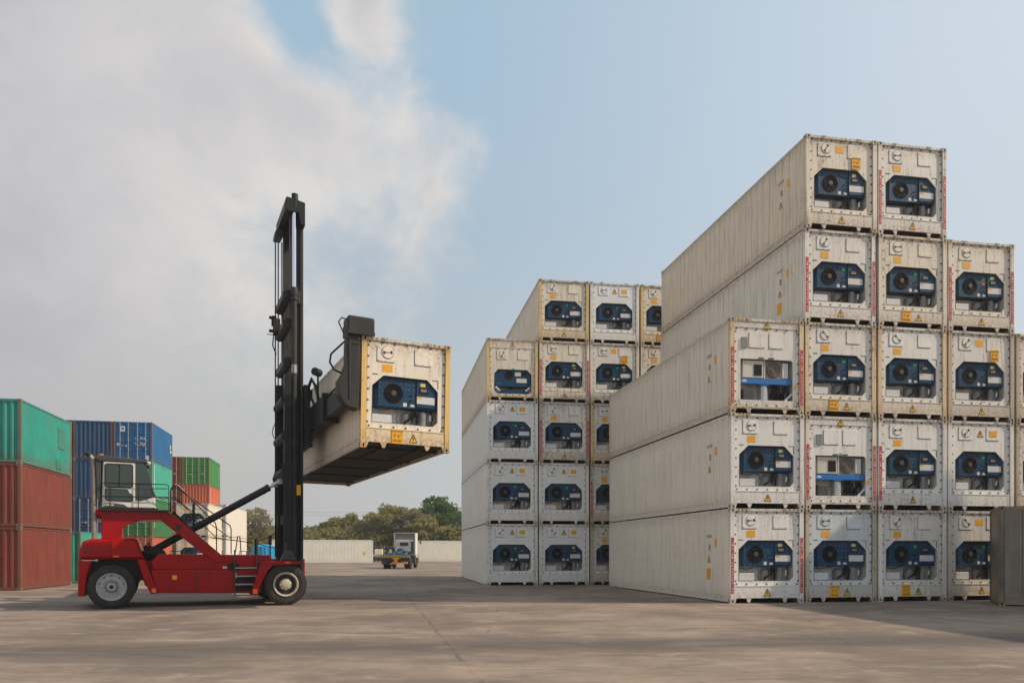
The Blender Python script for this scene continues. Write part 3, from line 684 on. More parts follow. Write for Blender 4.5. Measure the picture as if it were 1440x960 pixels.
# ------------------------------------------------------------------ dry container
def dry(label, loc, rz, tint, front='doors', L=6.058, Hh=2.591, group='dry containers in the left stacks', extra=None):
    root = thing('dry_container', label, 'container', loc, rz, group)
    off = (-CW / 2, -L / 2); kk = '%.1f%.2f' % (L, Hh)
    P = lambda nm, key, b, mt, **k: ob(nm, cached('dry_' + nm + '|' + key, b, mt), k.get('p') or root, (off[0], off[1], 0) if not k.get('p') else (0, 0, 0), color=k.get('color', tint))
    zt = Hh
    def prof(a, b, pitch=.278, d=.036):
        n = max(2, int((b - a) / pitch)); p = (b - a) / n; pr = []
        for i in range(n):
            y = a + i * p; pr += [(y, 0), (y + p * .26, 0), (y + p * .5, d), (y + p * .76, d)]
        pr.append((b, 0)); return pr
    def side(m, X, sg):
        vs = []
        pr = prof(.17, L - .17)
        for (y, d) in pr: vs += [(X + sg * (d + .012), y, .15), (X + sg * (d + .012), y, zt - .07)]
        m.add(vs, [(2 * i, 2 * i + 2, 2 * i + 3, 2 * i + 1) for i in range(len(pr) - 1)])
    P('side_wall', 'l' + kk, lambda m: side(m, 0, 1), M_DP); P('side_wall', 'r' + kk, lambda m: side(m, CW, -1), M_DP)
    for q, (a, b_) in enumerate(((.004, .064), (CW - .064, CW - .004))):
        P('bottom_rail', '%d' % q + kk, lambda m, a=a, b_=b_: m.box(a, b_, .17, L - .17, .03, .15), M_DP)
        P('top_rail', '%d' % q + kk, lambda m, a=a, b_=b_: m.box(a, b_, .17, L - .17, zt - .07, zt - .01), M_DP)
    P('roof', kk, lambda m: m.box(.06, CW - .06, .1, L - .1, zt - .05, zt - .03), M_DP)
    P('underframe', kk, lambda m: (m.box(.064, CW - .064, .1, L - .1, .12, .15), [m.box(.064, CW - .064, .4 + i * (L - .8) / 10 - .03, .4 + i * (L - .8) / 10 + .03, .03, .119) for i in range(11)]), M_UND)
    pc = tuple(c * .35 + r_ * .65 for c, r_ in zip(tint[:3], (.20, .095, .045))) + (1.0,)
    for q, (a, b_, y0, y1) in enumerate(((.006, .12, .006, .15), (CW - .12, CW - .006, .006, .15), (.006, .12, L - .15, L - .006), (CW - .12, CW - .006, L - .15, L - .006))):
        P('corner_post', '%d' % q + kk, lambda m, a=a, b_=b_, y0=y0, y1=y1: m.box(a, b_, y0, y1, .118, zt - .118), M_DP, color=pc)
    castings(root, L, Hh, tuple(c * .55 + .03 for c in tint[:3]) + (1.0,), off)
    P('header', kk, lambda m: m.box(.13, CW - .13, .02, .1, zt - .11, zt - .01), M_DP)
    P('sill', kk, lambda m: m.box(.13, CW - .13, .02, .1, .02, .13), M_DP)
    def rear(m):
        pr = prof(.13, CW - .13); vs = []
        for (x, d) in pr: vs += [(x, L - .02 - d, .02), (x, L - .02 - d, zt - .01)]
        m.add(vs, [(2 * i, 2 * i + 2, 2 * i + 3, 2 * i + 1) for i in range(len(pr) - 1)])
    P('rear_wall', kk, rear, M_DP)
    if front == 'end':
        def end(m):
            pr = prof(.125, CW - .125, .25, .045); vs = []
            for (x, d) in pr: vs += [(x, .03 + d, .13), (x, .03 + d, zt - .11)]
            m.add(vs, [(2 * i, 2 * i + 2, 2 * i + 3, 2 * i + 1) for i in range(len(pr) - 1)])
        P('end_wall', kk, end, M_DP)
    else:
        for q, (a, b_) in enumerate(((.135, CW / 2 - .008), (CW / 2 + .008, CW - .135))):
            def door(m, a=a, b_=b_):
                rows = [(.14, .62), (.70, 1.20), (1.28, 1.78), (1.86, zt - .13)]
                m.box(a, b_, .05, .07, .135, zt - .115)
                m.box(a, b_, .035, .05, .135, .16); m.box(a, b_, .035, .05, zt - .14, zt - .115); m.box(a, a + .05, .035, .05, .16, zt - .14); m.box(b_ - .05, b_, .035, .05, .16, zt - .14)
                for (p, q_) in rows[:-1]: m.prism([(.05, q_), (.022, q_ + .03), (.022, q_ + .05), (.05, q_ + .08)], a + .05, b_ - .05, 'x')
            d = P('door', '%d' % q + kk, door, M_DP)
            for t in (.26, .74):
                u = a + (b_ - a) * t
                lb = ob('lock_rod', cached('lock_rod|' + kk, lambda m: (m.cyl((0, -.02, .06), (0, -.02, zt - .05), .020, 8), [m.box(-.045, .045, -.01, .03, z, z + .05) for z in (.13, .75, 1.35, zt - .19)]), M_GAL), d, (u, .005, 0))
            ob('door_handle', cached('door_handle', lambda m: (m.box(0, .36, -.03, -.012, 0, .03), m.box(.28, .40, -.025, 0, -.05, .07)), M_GAL), d, (a + (b_ - a) * .30, .005, .95 + .05 * q))
    return root
# ------------------------------------------------------------------ the two blocks of refrigerated containers
def place(corner, th, u, t, L=CL, Hh=2.896, sp=2.5, z=0.0):
    ux = Vector((math.cos(th), math.sin(th), 0)); uy = Vector((-math.sin(th), math.cos(th), 0))
    p = Vector((corner[0], corner[1], z)) + ux * (u * sp + CW / 2) + uy * (L / 2)
    return (p.x, p.y, z + t * Hh)
CRM = (.74, .69, .585, .95); BEI = (.73, .715, .665, .8); LGT = (.79, .785, .75, .55); WHT = (.76, .785, .79, .15); BLU = (.58, .635, .665, .4)
YPO = (.72, .52, .22, 1.0); YP2 = (.72, .56, .36, .95); BRP = (.50, .44, .34, 1.0)
ordn = ['bottom', 'second', 'third', 'fourth', 'top']
A = [  # column, tier, kind, options, tint, post, label
 (0, 0, 1, 'ROTYZSC', LGT, LGT, 'red-striped pale container at the bottom of the nearest three-high stack'),
 (0, 1, 1, 'OTYZS', LGT, LGT, 'pale container with plain cream posts, middle of the nearest three-high stack'),
 (0, 2, 2, 'RTSZ', BEI, YP2, 'cream container with blue cross beam and striped posts, top of the nearest three-high stack'),
 (1, 0, 1, 'OtYZ', BLU, BRP, 'ground-level container with bluish worn panel and height label, right of the red-striped corner one'),
 (1, 1, 2, 'RTGZ', LGT, CRM, 'grey-white container with blue cross beam and green sticker, second up in its column'),
 (1, 2, 1, 'OtGZ', BEI, YP2, 'container with stained sill and height label, third up beside the cream blue-beam one'),
 (1, 3, 1, 'ROTGSC', BEI, LGT, 'container with red-striped posts, second from the top left corner of the near block'),
 (1, 4, 1, 'oTYHS', CRM, CRM, 'rust-streaked cream container at the top left of the near block'),
 (2, 0, 1, 'OtGZ', BEI, LGT, 'ground-level container with height label and green sticker, second left of the dark grey container'),
 (2, 1, 1, 'OTrZ', LGT, LGT, 'container between the lower blue-beam container and the bright white one'),
 (2, 2, 1, 'OTGZ', LGT, YP2, 'pale container with green sticker and peach-coloured post, centre of the near block'),
 (2, 3, 1, 'OtG', CRM, CRM, 'cream container with height label, just under the top right one of the near block'),
 (2, 4, 1, 'ROTL', BEI, BEI, 'container with red-striped posts at the top right of the near block'),
 (3, 0, 1, 'oTGZ', BEI, CRM, 'ground-level container partly hidden behind the dark grey container'),
 (3, 1, 1, 'UG', LGT, LGT, 'bright white container with blank sill and triangle between its hatches, in the near block'),
 (3, 2, 1, 'oTHY', BEI, BRP, 'container with brown shaded sill and height label under its hatch, above the bright white one'),
 (3, 3, 1, 'ROTGYQ', CRM, CRM, 'container with a red sticker on its cooling unit, topmost of the four-high column'),
 (4, 0, 1, 'OT', BEI, BRP, 'lowest container of the column cut off by the right edge of the photo'),
 (4, 1, 1, 'OT', BEI, BRP, 'middle container of the column cut off by the right edge of the photo'),
 (4, 2, 1, 'OT', CRM, BRP, 'topmost container of the column cut off by the right edge of the photo')]
rj = random.Random(11)
for (u, t, k, o, tint, post, lab) in A:
    p = place((6.626, 23.871), .1819, u, t)
    j = 0 if t == 0 else .02
    reefer(lab, (p[0] + rj.uniform(-j, j), p[1] + rj.uniform(-j, j), p[2]), .1819, tint, k, o, post=post, group='refrigerated containers stacked in the near block')
B = [
 (0, 0, 1, 'UGZ', WHT, LGT, 'clean white container at the bottom left corner of the middle block'),
 (0, 1, 1, 'UGZ', WHT, LGT, 'clean white container second from the ground at the left end of the middle block'),
 (0, 2, 1, 'UGZ', WHT, LGT, 'clean white container right under the cream one with the eight-sided blue unit'),
 (0, 3, 3, 'TGZ', CRM, YPO, 'cream container with an eight-sided blue unit, topmost at the left end of the middle block'),
 (1, 0, 1, 'UYZ', WHT, LGT, 'clean white container with a pale yellow sticker, on the ground in the middle block'),
 (1, 1, 1, 'UGZ', WHT, LGT, 'clean white container with a yellow cable coiled in its bay'),
 (1, 2, 1, 'ROT', BEI, BRP, 'grey-beige container with red-striped posts, third up in the middle block'),
 (1, 3, 1, 'ROTY', CRM, CRM, 'cream container with red-striped posts, fourth up in the middle block'),
 (1, 4, 1, 'OTG', CRM, YPO, 'cream container with yellow posts, top left of the five-high part of the middle block'),
 (2, 0, 1, 'O', BEI, BRP, 'dark-posted container at ground level, half hidden behind the near block'),
 (2, 1, 1, 'Or', BEI, BRP, 'container with one red-striped left post, second up and half hidden behind the near block'),
 (2, 2, 1, 'O', BEI, YPO, 'container with yellow left post, third up and half hidden behind the near block'),
 (2, 3, 1, 'oHYG', BEI, CRM, 'container with height label under its right hatch, fourth up in the middle block'),
 (2, 4, 1, 'UG', WHT, LGT, 'white container at the top of the middle block between two cream ones'),
 (3, 3, 1, 'OT', CRM, CRM, 'cream container showing only a corner, fourth up at the right of the middle block'),
 (3, 4, 1, 'Ot', CRM, YPO, 'cream container at the top right end of the middle block, beside the near block')]
for (u, t, k, o, tint, post, lab) in B:
    p = place((-1.185, 36.80), .1604, u, t)
    j = 0 if t == 0 else .015
    r_ = reefer(lab, (p[0] + rj.uniform(-j, j), p[1] + rj.uniform(-j, j), p[2]), .1604, tint, k, o, post=post, group='refrigerated containers stacked in the middle block')
    if (u, t) == (1, 1):
        ob('yellow_cable', cached('yellow_cable', lambda m: (m.tube([(.9 + .07 * math.cos(i * .8), .15 + .004 * i, .80 + .09 * math.sin(i * .8)) for i in range(20)], .014, 5), m.tube([(.5, .12, .93), (.7, .12, .95), (.9, .15, .9)], .012, 5)), M_YEL), r_, (-CW / 2, -CL / 2, 0))
for t in range(3):      # lower right of the middle block, wholly behind the near one: plain
    p = place((-1.185, 36.80), .1604, 3, t)
    reefer('plain container at the %s of the column hidden behind the near block' % ['bottom', 'middle', 'upper part'][t], p, .1604, BEI, 1, '', full=False, group='refrigerated containers stacked in the middle block')
# stack standing just outside the right edge; its shadow falls across the ground in front of the near block
for t in range(5):
    p = place((26.7, 11.7), .118, 0, t)
    reefer('grey-beige container, %s of the stack outside the right edge that shades the ground' % (ordn[t] + ' one'), p, .118, BEI, 1, 'T', full=False, group='refrigerated containers stacked beyond the right edge')
# dark grey container at the right edge
def grey_box():
    root = reefer('dirty dark grey container standing apart at the right edge, side streaked with black stains', (0, 0, 0), 0, (.155, .145, .13, 1.0), 1, '', L=6.058, full=False, group='single containers standing apart', post=(.085, .078, .07, 1.0))
    yaw = R(-26) + R(90)
    c = Vector((14.16, 22.9)); ux = Vector((math.cos(R(-26)), math.sin(R(-26)))); uy = Vector((-ux.y, ux.x))
    q = c + ux * 3.03 + uy * CW / 2
    root.location = (q.x, q.y, 0); root.rotation_euler = (0, 0, yaw)
    # rotated by +90 the right wall faces the camera
    return root
grey_box()
# lifted container
LT = (.79, .74, .63, .85)
lift = reefer('cream container with yellow left post hanging from the spreader of the red handler', (0, 0, 0), 0, LT, 1, 'OYtZ', group='containers being moved', post=(.74, .50, .16, 1.0))
ty = math.radians(24.165)
def lift_xf():
    t, tr, tp = .4218, -.0158, .0022
    ux = Vector((math.cos(t) * math.cos(tr), math.sin(t) * math.cos(tr), math.sin(tr)))
    uy = Vector((-math.sin(t) * math.cos(tp), math.cos(t) * math.cos(tp), math.sin(tp)))
    uz = ux.cross(uy).normalized(); uy = uz.cross(ux)
    o = Vector((-3.9208, 20.3354, 4.2787)) + ux * CW / 2 + uy * CL / 2
    M = Matrix((ux, uy, uz)).transposed().to_4x4(); M.translation = o
    return M
lift.matrix_world = lift_xf(); 

# ------------------------------------------------------------------ left stacks of dry containers
TEAL = (.012, .29, .235, .95); MAR = (.185, .034, .022, .95); NAVY = (.002, .052, .135, .6); LBL = (.001, .115, .30, .35); GRN = (.02, .165, .045, .6); RUST = (.30, .07, .035, .7); ORR = (.46, .11, .05, .35); DRD = (.16, .03, .025, .6); TL2 = (.035, .36, .265, .5)
def stack(corner_px, depth, yaw, u, tiers, L=6.058, Hh=2.591):
    """right front corner stands at this bearing; u counts columns to the left"""
    X = (corner_px - 720) / 1106.44 * depth
    ux = Vector((math.cos(yaw), math.sin(yaw))); uy = Vector((-ux.y, ux.x))
    c = Vector((X, depth)) - ux * (CW + u * 2.49)
    for (t, tint, front, lab, ex) in tiers:
        p = Vector((c.x, c.y)) + ux * CW / 2 + uy * L / 2
        r_ = dry(lab, (p.x, p.y, gz(depth) + t * Hh), yaw, tint, front, L, Hh)
        if ex: ex(r_)
S12 = R(12.0)
def teal_patch(r):
    for (y0, y1, z0, z1) in ((4.25, 5.1, 1.15, 2.05), (4.0, 4.7, .18, .6)):
        m = MB(); m.box(CW - .02, CW + .004, y0, y1, z0, z1); ob('repair_patch', m.mesh('repair_patch', M_DP), r, (-CW / 2, -3.029, 0), color=(.03, .22, .15, .7), label='darker green repair patch')
stack(29.5 + 0, 31.9, S12, 0, [
 (0, MAR, 'end', 'brick-red container at the bottom of the three-high stack at the left edge', None),
 (1, MAR, 'end', 'brick-red container in the middle of the three-high stack at the left edge', None),
 (2, TEAL, 'end', 'teal green container with a patched side, on top of the two brick-red ones', teal_patch)])
stack(113, 39.2, S12, 0, [(0, TL2, 'end', 'lone teal container on the ground just behind the brick-red stack', None)])
def blue_marks(r):
    off = (-CW / 2, -3.029, 0)
    o = ob('door_marking', cached('door_marking', lambda m: (m.box(.42, .72, .012, .02, 1.92, 2.28), m.box(.12 + .06, .34, .045, .049, .98, 1.15)), M_LBLW), r, off)
    ob('logo_disc', cached('logo_disc', lambda m: (m.prism(ell(.57, 2.12, .10, .11, 10), .012, .010)), M_TARP), o, (0, 0, 0))
    for z in (1.40, 1.06):      # two rows of worn, unreadable painted characters
        for u, k in ((1.38, 0), (1.74, 1), (1.86, 0), (1.98, 2)):
            ob('painted_character', cached('painted_character|%d' % k, lambda m, k=k: (m.box(-.045, -.015, .026, .032, 0, .17), m.box(-.014, .045, .026, .032, .0 if k == 0 else .13, .035 if k == 0 else .165) if k < 2 else m.box(-.014, .005, .026, .032, 0, .12), m.box(.016, .045, .026, .032, .06, .10 if k else .125)), M_WINK), o, (u, 0, z))
    s_ = ob('side_marking', cached('side_marking|b', lambda m: (m.box(CW + .004, CW + .008, 5.3, 5.5, 1.45, 1.75), m.box(CW + .004, CW + .008, 5.32, 5.62, 1.15, 1.36)), M_WINK), r, off)
def side_num(r):
    off = (-CW / 2, -3.029, 0)
    ob('side_marking', cached('side_marking|v', lambda m: [m.box(CW + .002, CW + .006, 5.35, 5.45, 2.2 - i * .15, 2.29 - i * .15) for i in range(9)] + [m.box(CW + .002, CW + .006, 5.2, 5.32, .35, .50)], M_WINK), r, off)
def side_num2(r):
    off = (-CW / 2, -3.029, 0)
    ob('side_marking', cached('side_marking|w', lambda m: [m.box(CW + .002, CW + .006, .55, .66, 2.2 - i * .17, 2.32 - i * .17) for i in range(10)], M_WINK), r, off)
BY = R(11.3)
stack(214, 53.4, BY, 0, [
 (0, ORR, 'doors', 'orange-red container at the bottom of the coloured stack behind the handler', None),
 (1, GRN, 'doors', 'green container under the teal one, in the stack behind the handler', side_num2),
 (2, TL2, 'doors', 'teal container with white markings, directly under the bright blue one', side_num2),
 (3, LBL, 'doors', 'bright blue container with white door lettering, topmost behind the handler cab', blue_marks)])
stack(214, 53.4, BY, 1, [
 (0, DRD, 'doors', 'dark red container at the foot of the blue column behind the handler', None),
 (1, NAVY, 'doors', 'navy container with door rods, second up in the blue column left of the cab', None),
 (2, NAVY, 'end', 'blue container with ribbed end, third up in the blue column left of the cab', None),
 (3, NAVY, 'end', 'blue container with ribbed end at the top left, beside the bright blue one', None)])
stack(214, 53.4, BY, 2, [
 (1, NAVY, 'end', 'navy container second up, hidden column behind the brick-red stack', None),
 (2, NAVY, 'end', 'blue container third up, hidden column behind the brick-red stack', None),
 (3, (.10, .05, .035, 1.0), 'end', 'rusty container whose edge shows at the top between the teal and blue ones', None)])
stack(294.3, 73.8, BY, 0, [
 (0, RUST, 'end', 'rust container at the foot of the far green-topped stack, behind the white ones', None),
 (1, ORR, 'end', 'orange container second up in the far green-topped stack, behind the white ones', None),
 (2, ORR, 'end', 'orange-red container with rusty ribbed end, right under the far green one', side_num2),
 (3, (.03, .21, .04, .5), 'doors', 'grass green container with door rods, topmost of the far stack', side_num)])
stack(294.3, 73.8, BY, 1, [
 (2, DRD, 'doors', 'dark red container third up, mostly hidden left of the far orange-red one', None),
 (3, DRD, 'doors', 'dark red container at the top, mostly hidden left of the far grass green one', None)])
# white / beige containers behind the handler stairs
def white_stack(px, depth, L, Hh, tint, labs, opts):
    X = (px - 720) / 1106.44 * depth; yaw = R(10.5); ux = Vector((math.cos(yaw), math.sin(yaw))); uy = Vector((-ux.y, ux.x))
    c = Vector((X, depth)) - ux * CW / 2 + uy * L / 2
    for t, lab in enumerate(labs): reefer(lab, (c.x, c.y, gz(depth) + t * Hh), yaw, tint, 1 , opts[t], L=L, Hh=Hh, full=(Hh > 2.7 or True), group='white containers behind the handler')
white_stack(293, 63.2, 6.058, 2.72, CRM, ['beige container on the ground, seen through the handler frame and stairs', 'beige refrigerated container stacked second, behind the handler stairs and tilt cylinder'], ['O', 'O'])
white_stack(318.5, 70.6, CL, 2.896, (.68, .66, .63, .05), ['sunlit white container on the ground behind the handler, under its twin', 'sunlit white container behind the tilt cylinder, upper of the two'], ['U', 'U'])
# long white containers lying broadside at the back
def broadside(x0, x1, Y, lab, opts, tint):
    r_ = reefer(lab, ((x0 + x1) / 2, Y + CW / 2, gz(Y)), R(-79.7), tint, 1, opts, full=False, group='white containers lying broadside by the trees')
    return r_
b1 = broadside(-29.6, -17.45, 97, 'long white container lying broadside by the trees, just right of the handler mast', '', (.78, .79, .73, .2))
ob('side_sticker', cached('side_sticker|b', lambda m: (m.box(CW - .01, CW + .004, CL - 1.25, CL - .95, 1.0, 1.4)), M_ORG), b1, (-CW / 2, -CL / 2, 0))
b2 = broadside(-13.2, -1.0, 108, 'long white container lying broadside behind the tractor, running behind the middle block', '', (.76, .77, .69, .3))

# ------------------------------------------------------------------ container handler
HO = (-7.449, 24.895, 0)
H = thing('container_handler', 'red empty-container handler with a tall dark mast, holding up the cream container', 'container handler', HO, R(24.165))
def hp(nm, build, mt, parent=None, key=None, loc=(0, 0, 0), rot=None, kind=None, bevel=None):
    if key: me = cached(nm + '|' + key, build, mt)
    else:
        m = MB(); build(m); me = m.mesh(nm, mt)
    return ob(nm, me, parent or H, loc, rot, kind=kind)
# wheels
def tyre(R_, wd, k=1):
    def b(m):
        pr = [(R_ * .56, wd * .12), (R_ * .62, .01), (R_ * .80, -.005), (R_ * .93, .012), (R_ * .985, .045)]
        n = 5
        for i in range(n):
            y0 = .05 + (wd - .1) * i / n; y1 = .05 + (wd - .1) * (i + 1) / n
            pr += [(R_, y0 + .008), (R_, y1 - .018), (R_ * .975, y1 - .014), (R_ * .975, y1 - .002)]
        pr += [(R_ * .985, wd - .045), (R_ * .93, wd - .012), (R_ * .8, wd + .005), (R_ * .62, wd - .01), (R_ * .56, wd * .85)]
        m.lathe(pr, n=48)
        if k:
            for i in range(40):
                t = 2 * math.pi * i / 40; c, s_ = math.cos(t), math.sin(t)
                for ys in ((-.002, .075), (wd - .075, wd + .002)):
                    t2 = t + .055; c2, s2 = math.cos(t2), math.sin(t2)
                    r0, r1 = R_ * .90, R_ * 1.004
                    m.add([(r0 * c, ys[0], r0 * s_), (r1 * c, ys[0] + .01, r1 * s_), (r1 * c2, ys[0] + .01, r1 * s2), (r0 * c2, ys[0], r0 * s2),
                           (r1 * c, ys[1], r1 * s_), (r1 * c2, ys[1], r1 * s2)], [(0, 1, 2, 3), (1, 4, 5, 2)])
    return b
def wheel(x, y, R_, wd, style, flip=False):
    T = hp('wheel', tyre(R_, wd), M_TYR, key='t%.2f%.2f' % (R_, wd), loc=(x, y, R_), rot=(0, 0, math.pi) if flip else None)
    if style == 'rear':
        r_ = hp('rim', lambda m: (m.lathe([(R_ * .62, .0), (R_ * .64, -.012), (R_ * .60, -.014), (R_ * .57, .02), (R_ * .50, .03), (R_ * .44, .012), (R_ * .25, .02), (R_ * .24, .05), (0, .05)], n=36)), M_RIM, T, 'r')
        hp('hub', lambda m: (m.lathe([(R_ * .22, .03), (R_ * .20, -.045), (R_ * .10, -.055), (R_ * .09, -.02), (0, -.02)], n=20),
                             [m.prism(ell(R_ * .35 * math.cos(i * math.pi / 5), R_ * .35 * math.sin(i * math.pi / 5), .02, .02, 6), .02, -.022) for i in range(10)]), M_RIM, T, 'r')
        hp('hub_recess', lambda m: (m.lathe([(R_ * .085, -.021), (0, -.021)], n=14), [m.prism(ell(R_ * .51 * math.cos(i * math.pi / 5 + .3), R_ * .51 * math.sin(i * math.pi / 5 + .3), .022, .018, 8), .030, .012) for i in range(5)]), M_BLK, T, 'r')
    else:
        hp('rim', lambda m: m.lathe([(R_ * .56, .0), (R_ * .60, -.015), (R_ * .55, -.018), (R_ * .50, .01), (R_ * .49, .05)], n=36), M_RIMC, T, 'f')
        hp('rim_dish', lambda m: (m.lathe([(R_ * .49, .05), (R_ * .47, .15), (R_ * .30, .17), (0, .17)], n=30), [m.prism(ell(R_ * .37 * math.cos(i * math.pi / 5), R_ * .37 * math.sin(i * math.pi / 5), .02, .02, 6), .16, .12) for i in range(10)]), M_DKG, T, 'f')
        hp('hub', lambda m: (m.lathe([(R_ * .28, .17), (R_ * .275, .03), (R_ * .16, .0), (0, -.005)], n=20), [m.prism(ell(R_ * .24 * math.cos(i * math.pi / 4), R_ * .24 * math.sin(i * math.pi / 4), .02, .02, 6), .035, .012) for i in range(8)]), M_RIMC, T, 'f')
wheel(-4.58, -1.65, .60, .36, 'rear'); wheel(-4.58, 1.65, .60, .36, 'rear', True)
for y in (-2.0, -1.60): wheel(0, y, .61, .36, 'front')
for y in (2.0, 1.60): wheel(0, y, .61, .36, 'front', True)
hp('axle', lambda m: (m.cyl((-4.58, -1.35, .6), (-4.58, 1.35, .6), .14), m.box(-4.8, -4.36, -.9, .9, .42, .78)), M_DKG)
hp('axle', lambda m: (m.cyl((0, -1.3, .61), (0, 1.3, .61), .16), m.box(-.25, .25, -.5, .5, .36, .9)), M_DKG)
# chassis
hp('chassis', lambda m: (m.prism([(-3.62, 1.06), (-3.44, .40), (-.60, .34), (-.40, 1.06)], -1.45, 1.45, 'y', .02),
                         m.prism([(-3.55, 1.06), (-3.60, 1.30), (-3.42, 1.495), (-.35, 1.47), (-.30, 1.06)], -1.38, 1.38, 'y', .02),
                         m.box(-.6, .75, -.75, .75, .75, 1.35), m.box(-4.9, -3.4, -.9, .9, .75, 1.3)), M_SRED)
hp('hinge', lambda m: [m.cyl((-2.05, -1.462, z), (-2.05, -1.462, z + .06), .012, 6) for z in (.52, .68, .84, .96)], M_SRED, kind='stuff')
hp('panel_handle', lambda m: (m.box(-1.36, -1.33, -1.475, -1.45, .80, .95)), M_ALU)
hp('badge', lambda m: (m.box(-1.70, -1.58, -1.393, -1.38, 1.08, 1.14)), M_LBLW)
hp('tool_box', lambda m: (m.box(-1.55, -1.25, -1.50, -1.36, 1.05, 1.22), m.tube([(-1.5, -1.47, 1.22), (-1.45, -1.5, 1.3), (-1.36, -1.46, 1.22)], .012)), M_BLK)
# rear fender / counterweight / hood
hp('hood', lambda m: (m.prism([(-5.39, 1.36), (-5.37, 1.62), (-5.28, 1.86), (-5.10, 1.92), (-4.04, 1.95), (-3.93, 1.89), (-3.78, 1.36)], -1.5, 1.5, 'y', .07)), M_SRED)
hp('rear_bumper', lambda m: (m.prism([(-5.39, 1.35), (-5.40, .36), (-5.22, .36), (-5.18, .9), (-5.05, 1.35)], -1.5, 1.5, 'y', .03)), M_SRED)
hp('wheel_arch', lambda m: (m.box(-5.2, -3.9, -1.2, 1.2, .7, 1.345), m.prism([(-3.98, 1.35), (-3.80, 1.30), (-3.55, .62), (-3.75, .60)], -1.2, 1.2)), M_BLK)
for s_ in (-1, 1):
    hp('fender', lambda m: m.prism([(-3.96, 1.352), (-3.76, 1.352), (-3.41, .40), (-3.60, .38), (-3.72, .62)], s_ * 1.52, s_ * 1.05, 'y', .015), M_SRED)
    # front wheel guard
    hp('fender', lambda m: (m.prism([(-.96, .32), (-.78, .32), (-.74, .55), (-.52, 1.02), (-.36, 1.17), (.15, 1.20), (.42, 1.21), (.42, 1.29), (-.62, 1.30), (-.70, 1.25)], s_ * 2.06, s_ * 1.25, 'y', .012)), M_SRED)
    hp('reflector', lambda m: m.box(-3.58, -3.47, s_ * 1.53, s_ * 1.50, .42, .54), M_ORL)
    hp('reflector', lambda m: m.box(-.93, -.81, s_ * 2.075, s_ * 2.05, .36, .50), M_ORL)
    hp('marker_lamp', lambda m: m.box(-4.55, -4.40, s_ * 1.525, s_ * 1.49, 1.42, 1.46), M_ORL)
    hp('marker_lamp', lambda m: m.box(-.02, .12, s_ * 2.075, s_ * 2.05, 1.235, 1.275), M_ORL)
hp('body_bolts', lambda m: [m.prism(ell(x, z, .012, .012, 6), -1.452, -1.462) for (x, z) in [(-3.2 + i * .28, .50) for i in range(9)] + [(-3.35 + i * .35, 1.0) for i in range(8)]] , M_DKG, kind='stuff')
hp('seam', lambda m: m.box(-2.42, -2.405, -1.455, -1.449, .42, 1.04), M_BLK)
hp('seam', lambda m: m.box(-4.60, -4.588, -1.512, -1.499, 1.40, 1.88), M_BLK)
hp('warning_decal', lambda m: m.box(-3.05, -2.93, -1.454, -1.45, .78, .90), M_YEL)
hp('rear_lamp', lambda m: (m.prism(ell(-5.17, 1.62, .055, .055, 12), -1.51, -1.49)), M_DKG)
hp('tow_bracket', lambda m: (m.tube([(-5.30, -1.49, 1.33), (-4.98, -1.53, 1.33)], .015), m.cyl((-4.98, -1.53, 1.33), (-4.92, -1.53, 1.33), .03, 8), m.cyl((-4.98, -1.45, .92), (-4.92, -1.45, .98), .04, 8)), M_ALU)
hp('engine_block', lambda m: (m.box(-3.85, -3.42, -.8, .8, 1.30, 1.60), m.prism([(-3.78, 1.50), (-3.20, 1.50), (-3.25, 1.60), (-3.50, 1.72), (-3.80, 1.75)], -1.0, -.45), m.tube([(-3.75, -1.1, 1.7), (-3.68, -1.15, 1.85), (-3.6, -1.1, 1.62)], .03)), M_BLK)
# cab deck: column, slab and sloping leg in one welded frame
hp('cab_frame', lambda m: (m.prism([(-5.0, 2.74), (-3.22, 2.74), (-2.96, 2.57), (-1.74, 1.48), (-1.62, 1.25), (-1.92, 1.25), (-2.93, 2.10), (-3.36, 2.47), (-3.80, 2.46), (-4.18, 2.33), (-4.31, 2.24), (-4.33, 1.92), (-4.84, 1.92), (-4.84, 2.50), (-5.0, 2.60)], -1.42, -1.05, 'y', .02),
                           m.box(-4.98, -3.25, -1.049, .75, 2.48, 2.735), m.prism([(-3.25, 2.736), (-2.98, 2.57), (-2.98, 2.45), (-3.3, 2.48)], -1.049, .75),
                           m.box(-4.82, -4.35, -1.049, -.2, 1.92, 2.479)), M_SRED)
hp('frame_label', lambda m: (m.prism([(-2.98, 2.28), (-2.86, 2.34), (-2.80, 2.22), (-2.92, 2.18)], -1.425, -1.432)), M_INK)
hp('exhaust_pipe', lambda m: (m.cyl((-5.02, -1.36, 1.90), (-5.02, -1.36, 3.35), .062, 14), m.tube([(-5.02, -1.36, 3.30), (-5.03, -1.36, 3.9), (-5.06, -1.36, 4.12), (-5.16, -1.36, 4.24)], .062, 12)), M_TAN)
hp('exhaust_cap', lambda m: m.cyl((-5.12, -1.36, 4.19), (-5.20, -1.36, 4.28), .068, 12), M_BLK)
